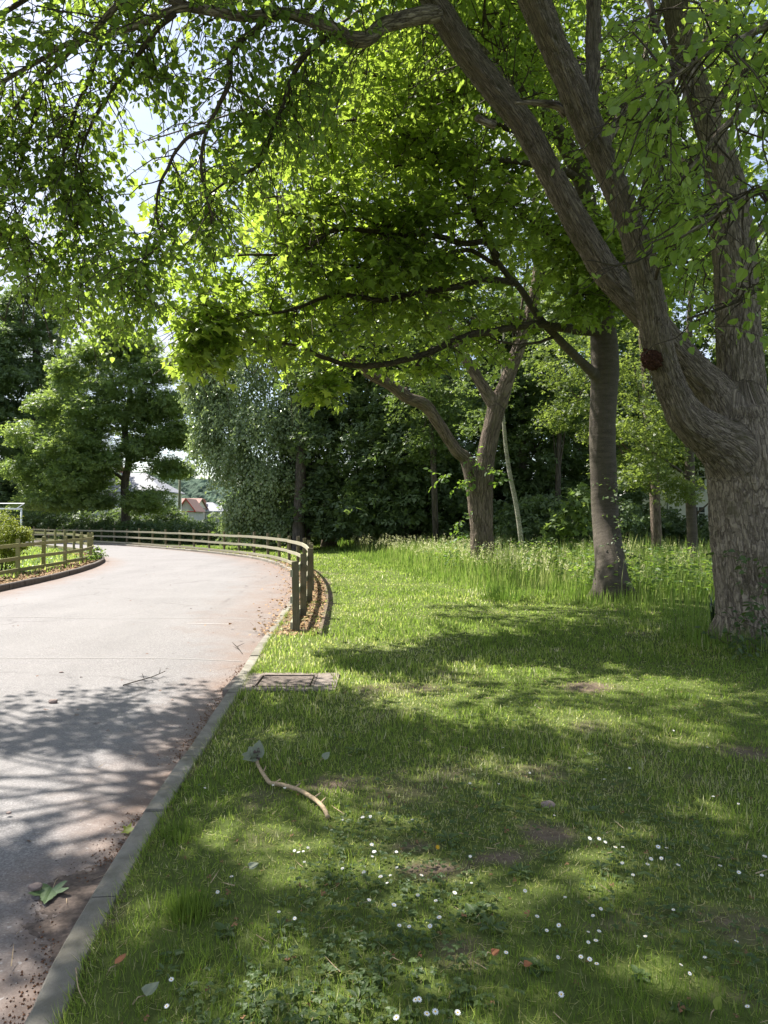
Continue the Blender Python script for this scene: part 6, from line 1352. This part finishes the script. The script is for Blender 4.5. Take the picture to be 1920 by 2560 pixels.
n = 3600; x, y = along(a0, a0 + 11, n, -.01, .07); k = vn(np.stack([x * 2, y * 1.1], 1)) > .42; x, y = x[k], y[k]
scatter('kerb_litter', 'reddish leaf litter lying along the foot of the kerb', 'litter', x, y, road_z(x, y) + .002, .004, .013, M['litter'])
n = 5000; x, y = along(a0 + 8.1, a0 + 26, n, .75, .42); x, y = x[x > -30], y[x > -30]
scatter('fence_straw', 'dry brown straw and litter under the rail fence', 'litter', x, y, gz(x, y) + .008, .02, .06, M['straw'], BLADE, .5)
aL_ = arc(KLf); n = 5000; s_ = rng.uniform(18, 42, n); T_ = nrm(np.gradient(KLf, axis=0)); c = np.stack([np.interp(s_, aL_, KLf[:, k]) for k in (0, 1)], 1); t_ = np.stack([np.interp(s_, aL_, T_[:, k]) for k in (0, 1)], 1); d_ = -.15 - np.abs(rng.normal(0, .55, n))
scatter('verge_litter', 'brown leaf litter between the mossy fence and its kerb', 'litter', c[:, 0] + t_[:, 1] * d_, c[:, 1] - t_[:, 0] * d_, .035, .03, .1, M['straw'], BLADE, .5)
n = 260; x = rng.uniform(-8, -1.6, n); y = rng.uniform(2.4, 26, n); sd = sdist(np.stack([x, y], 1), KRf); k = sd < -.1; x, y = x[k], y[k]
scatter('road_specks', 'small dry leaf specks scattered over the road', 'litter', x, y, road_z(x, y) + .003, .012, .04, M['litter'], TRI3)

n = 900; x, y = wedge(n, 1.9, 9, lambda D: 1.0 / D); sd = sdist(np.stack([x, y], 1), KRf); k = sd > .2; x, y = x[k], y[k]
scatter('lawn_litter', 'small dry leaf scraps lying in the lawn', 'litter', x, y, gz(x, y) + rng.uniform(.006, .025, len(x)), .008, .026, M['litter'], TRI3, .6)
n = 420; x, y = wedge(n, 1.9, 9, lambda D: 1.0 / D); sd = sdist(np.stack([x, y], 1), KRf); k = sd > -.6; x, y = x[k], y[k]
scatter('twig_scraps', 'thin broken twig scraps strewn over the near lawn and kerb', 'litter', x, y, np.where(sd[k] < .12, ROAD_Z + .02, gz(x, y) + .02), .03, .10, M['stick_bark'], (BLADE[0] * np.array([.05, 1, .2]), BLADE[1]), .6)

# daisies
def daisy_proto():
    A = Acc(); T, F = OVAL
    for ring, (np_, rr, dz) in enumerate(((11, 1.0, .0), (9, .85, .12))):
        for k in range(np_):
            a = 6.283 * k / np_ + ring * .3; c, s_ = math.cos(a), math.sin(a)
            V = np.stack([T[:, 0] * .5, .18 + T[:, 1] * .85 * rr, T[:, 2] * .3 + dz + T[:, 1] * .1], 1); V = np.stack([V[:, 0] * c - V[:, 1] * s_, V[:, 0] * s_ + V[:, 1] * c, V[:, 2]], 1); A.add(V, F)
    pet = A.mesh('petals'); pet.materials.append(M['daisy_white'])
    bm = bmesh.new(); bmesh.ops.create_uvsphere(bm, u_segments=8, v_segments=5, radius=.3); bmesh.ops.scale(bm, vec=(1, 1, .6), verts=bm.verts); bmesh.ops.translate(bm, vec=(0, 0, .12), verts=bm.verts); cen = bpy.data.meshes.new('flower_centre'); bm.to_mesh(cen); bm.free(); cen.materials.append(M['daisy_yellow'])
    st = tube_mesh('stem', [(np.array([(0, 0, 0), (.05, .1, -2.0), (0, 0, -4.2)]), np.array([.09, .08, .07]))], 5); st.materials.append(M['daisy_stem'])
    return pet, cen, st
PET, CEN, STM = daisy_proto()
DZ = [(934, 807), (972, 808), (997, 822), (1038, 843), (1068, 842), (1212, 841), (1245, 845), (1183, 890), (1225, 888), (1169, 912), (1293, 915), (1066, 907), (1110, 955), (1464, 918), (1540, 945), (1634, 957), (1645, 880), (1274, 1097), (979, 1093), (947, 1121), (759, 1181), (928, 1187), (972, 1184), (928, 1229), (959, 1222), (720, 1124), (808, 1160), (834, 1046), (594, 1271), (898, 1288), (934, 1298), (962, 1317), (805, 1290), (1305, 1321), (1340, 1356), (1402, 1290), (1160, 1205), (671, 1020), (453, 988), (448, 880), (150, 925), (80, 962), (123, 957), (36, 1056), (138, 1077), (235, 1037), (385, 1028), (322, 1128), (160, 1161), (200, 1165), (285, 1163), (308, 1060), (226, 1463), (240, 1461), (272, 1520), (306, 1511), (148, 1535), (397, 1515), (818, 1441), (48, 832), (60, 860), (50, 880), (148, 862), (12, 720), (42, 716), (790, 713), (447, 583), (583, 437), (1412, 436), (1257, 453), (1096, 521), (963, 525), (993, 566), (1275, 368), (1538, 666), (1436, 636), (16, 943), (110, 988), (212, 730), (1575, 1490), (1530, 1225), (690, 540), (565, 585), (250, 957)]
pts = [(900 + a / 1.626, 1600 + b / 1.626) for a, b in DZ] + [(a / 1.728, 1500 + b / 1.728) for a, b in ((1272, 1083), (1290, 1090), (1310, 1086), (1315, 1132), (1605, 1060), (1615, 1088), (1570, 1178), (1595, 1298), (1000, 1195), (1205, 1348), (1273, 1376), (940, 1262), (1480, 950), (1565, 940), (1600, 938), (740, 1640), (720, 1755), (1230, 812), (1180, 800), (1645, 1195), (885, 812), (1480, 1160), (1330, 1070))]
grp = 'white daisies scattered over the lawn'
for k, (u, v) in enumerate(pts):
    z = .045 + .02 * random.random(); p = gnd(u, v, z)
    big = .0105 if k < 17 or 44 <= k < 60 else .0085
    s_ = big * random.uniform(.85, 1.2)
    root = thing('daisy', tuple(p), 'small white daisy with a yellow centre open in the lawn', 'daisy', grp); root.scale = (s_,) * 3; root.rotation_euler = (random.uniform(-.1, .55), random.uniform(-.35, .35), random.uniform(0, 6.28) * 0)
    pe = link('petals', PET, None, root); pe.rotation_euler = (0, 0, random.uniform(0, 6.28)); link('flower_centre', CEN, None, root)
    sm_ = link('stem', STM, None, root); sm_.scale = (1, 1, min(1.6, z / s_ / 4.0))
p = gnd(1094, 2118, .045); dd = thing('dandelion', tuple(p), 'single bright yellow flower on a bare patch of the lawn', 'flower'); dd.scale = (.011,) * 3
PY = PET.copy(); PY.materials.clear(); PY.materials.append(M['daisy_yellow']); a = link('petals', PY, None, dd); a.rotation_euler = (.9, .3, 0); b = link('petals', PY, None, dd); b.rotation_euler = (.9, .3, .3); b.location = (0, -.1, .3); b.scale = (.7,) * 3; link('stem', STM, None, dd)

# broad-leaved weeds
def weed_proto(n, wide, s_):
    A = Acc(); T, F = (LIME if wide else OVAL)
    for k in range(n):
        a = 6.283 * k / n + rng.uniform(-.3, .3); l = s_ * rng.uniform(.7, 1.15); tilt = rng.uniform(.1, .55); y = np.array([math.cos(a) * math.cos(tilt), math.sin(a) * math.cos(tilt), math.sin(tilt)]); z = np.array([-math.cos(a) * math.sin(tilt), -math.sin(a) * math.sin(tilt), math.cos(tilt)]); x = np.cross(y, z); w = l * (.95 if wide else .55)
        V = y[None] * .02 + T[:, :1] * w * x[None] + T[:, 1:2] * l * y[None] + (T[:, 2:3] * l - .12 * l * T[:, 1:2] ** 2) * z[None]; A.add(V, F, tint=np.full(len(V), rng.random()))
    m = A.mesh('leaves'); m.materials.append(M['weed_leaf']); return m
WP = [weed_proto(6, True, .075), weed_proto(8, False, .10), weed_proto(5, True, .055), weed_proto(7, False, .075)]
spots = [(1180, 2290), (1230, 2320), (1350, 2330), (1410, 2335), (1200, 2270), (950, 2440), (820, 2430), (600, 2400), (560, 2330), (640, 2520), (930, 2350), (1060, 2080), (1075, 2040), (1300, 2180), (1310, 2190), (1370, 2140), (560, 2260), (700, 2320), (430, 2390), (415, 2430), (470, 2470), (1480, 2030), (1580, 2090), (1660, 2105), (1240, 2015), (900, 2500), (1020, 2540), (1870, 2480), (1700, 2520), (1500, 2170), (1530, 1920), (860, 2050), (760, 1900), (890, 1880), (845, 1845), (1480, 1890), (1340, 2420), (1120, 2100), (760, 2480), (520, 2560), (1600, 2440), (1850, 2200), (820, 2200), (710, 2250)]
for k, (u, v) in enumerate(spots):
    root = thing('lawn_weed', tuple(gnd(u, v, .012)), 'broad-leaved weed rosette growing flat in the lawn', 'weed', 'weed rosettes in the lawn'); o = link('leaves', WP[k % 4], None, root); o.rotation_euler = (0, 0, random.uniform(0, 6.28)); o.scale = (random.uniform(.42, .75),) * 3
def tuft(label, u, v, n, h, spread, mat='grass', w=.004, name='grass_tuft', cat='grass tuft', t0=.2):
    p = gnd(u, v); root = thing(name, tuple(p), label, cat); a = rng.uniform(0, 6.28, n); r_ = spread * rng.random(n) ** .7; le = rng.uniform(.1, .8, n)
    pos = p + np.stack([np.cos(a) * r_, np.sin(a) * r_, np.zeros(n)], 1); yd = np.stack([np.cos(a) * le, np.sin(a) * le, np.ones(n)], 1)
    child('blades', inst_mesh('blades', BLADE, pos, yd, np.stack([-np.cos(a), -np.sin(a), np.full(n, .4)], 1), rng.uniform(.5, 1.1, n) * h, np.clip(rng.normal(t0, .15, n), 0, 1), np.full(n, w)), M[mat], root, 'stuff')
tuft('coarse grass tuft beside the kerb left of the clover', 470, 2290, 300, .11, .1)
tuft('coarse grass tuft farther up beside the kerb', 440, 2095, 200, .08, .12)
tuft('tall dark grass clump below the forked tree', 1255, 1500, 260, .42, .5, 'meadow', .012, t0=.08)
tuft('tall dark grass clump at the foot of the forked tree', 1190, 1440, 400, .5, .5, 'meadow', .014, t0=.2)
# strap-leaved plant by the lime
p = gnd(1795, 1568); root = thing('strap_leaved_plant', tuple(p), 'dark plant with stiff strap leaves at the foot of the lime', 'plant')
for k in range(18):
    a = rng.uniform(2.0, 5.2) if k % 3 else rng.uniform(0, 6.28); le = rng.uniform(.15, .9); pos = p + np.array([rng.normal(0, .06), rng.normal(0, .05), 0])
    child('strap_leaf', inst_mesh('strap_leaf', BLADE, pos[None], np.array([[math.cos(a) * le, math.sin(a) * le * .5, 1.0]]), np.array([[-math.cos(a), -math.sin(a), .4]]), rng.uniform(.35, .62), None, .036), M['strap_leaf'], root)
shoots('lime_suckers', 'leafy suckers sprouting round the foot of the lime', [at(u, v, 8.75) for u, v in ((1850, 1560), (1880, 1500), (1900, 1550), (1915, 1480), (1860, 1620), (1900, 1640), (1840, 1600), (1905, 1400), (1860, 1390))], M['weed_leaf'], LIME, .075, 4)
shoots('ivy', 'ivy climbing the right side of the sycamore trunk', [at(u, v, 15.0) for u, v in ((1545, 1300), (1548, 1340), (1552, 1380), (1556, 1420), (1560, 1450), (1545, 1260), (1500, 1450), (1520, 1470), (1540, 1400), (1545, 1220))], M['dark_leaf'], LIME, .07, 7, 'ivy', .6)
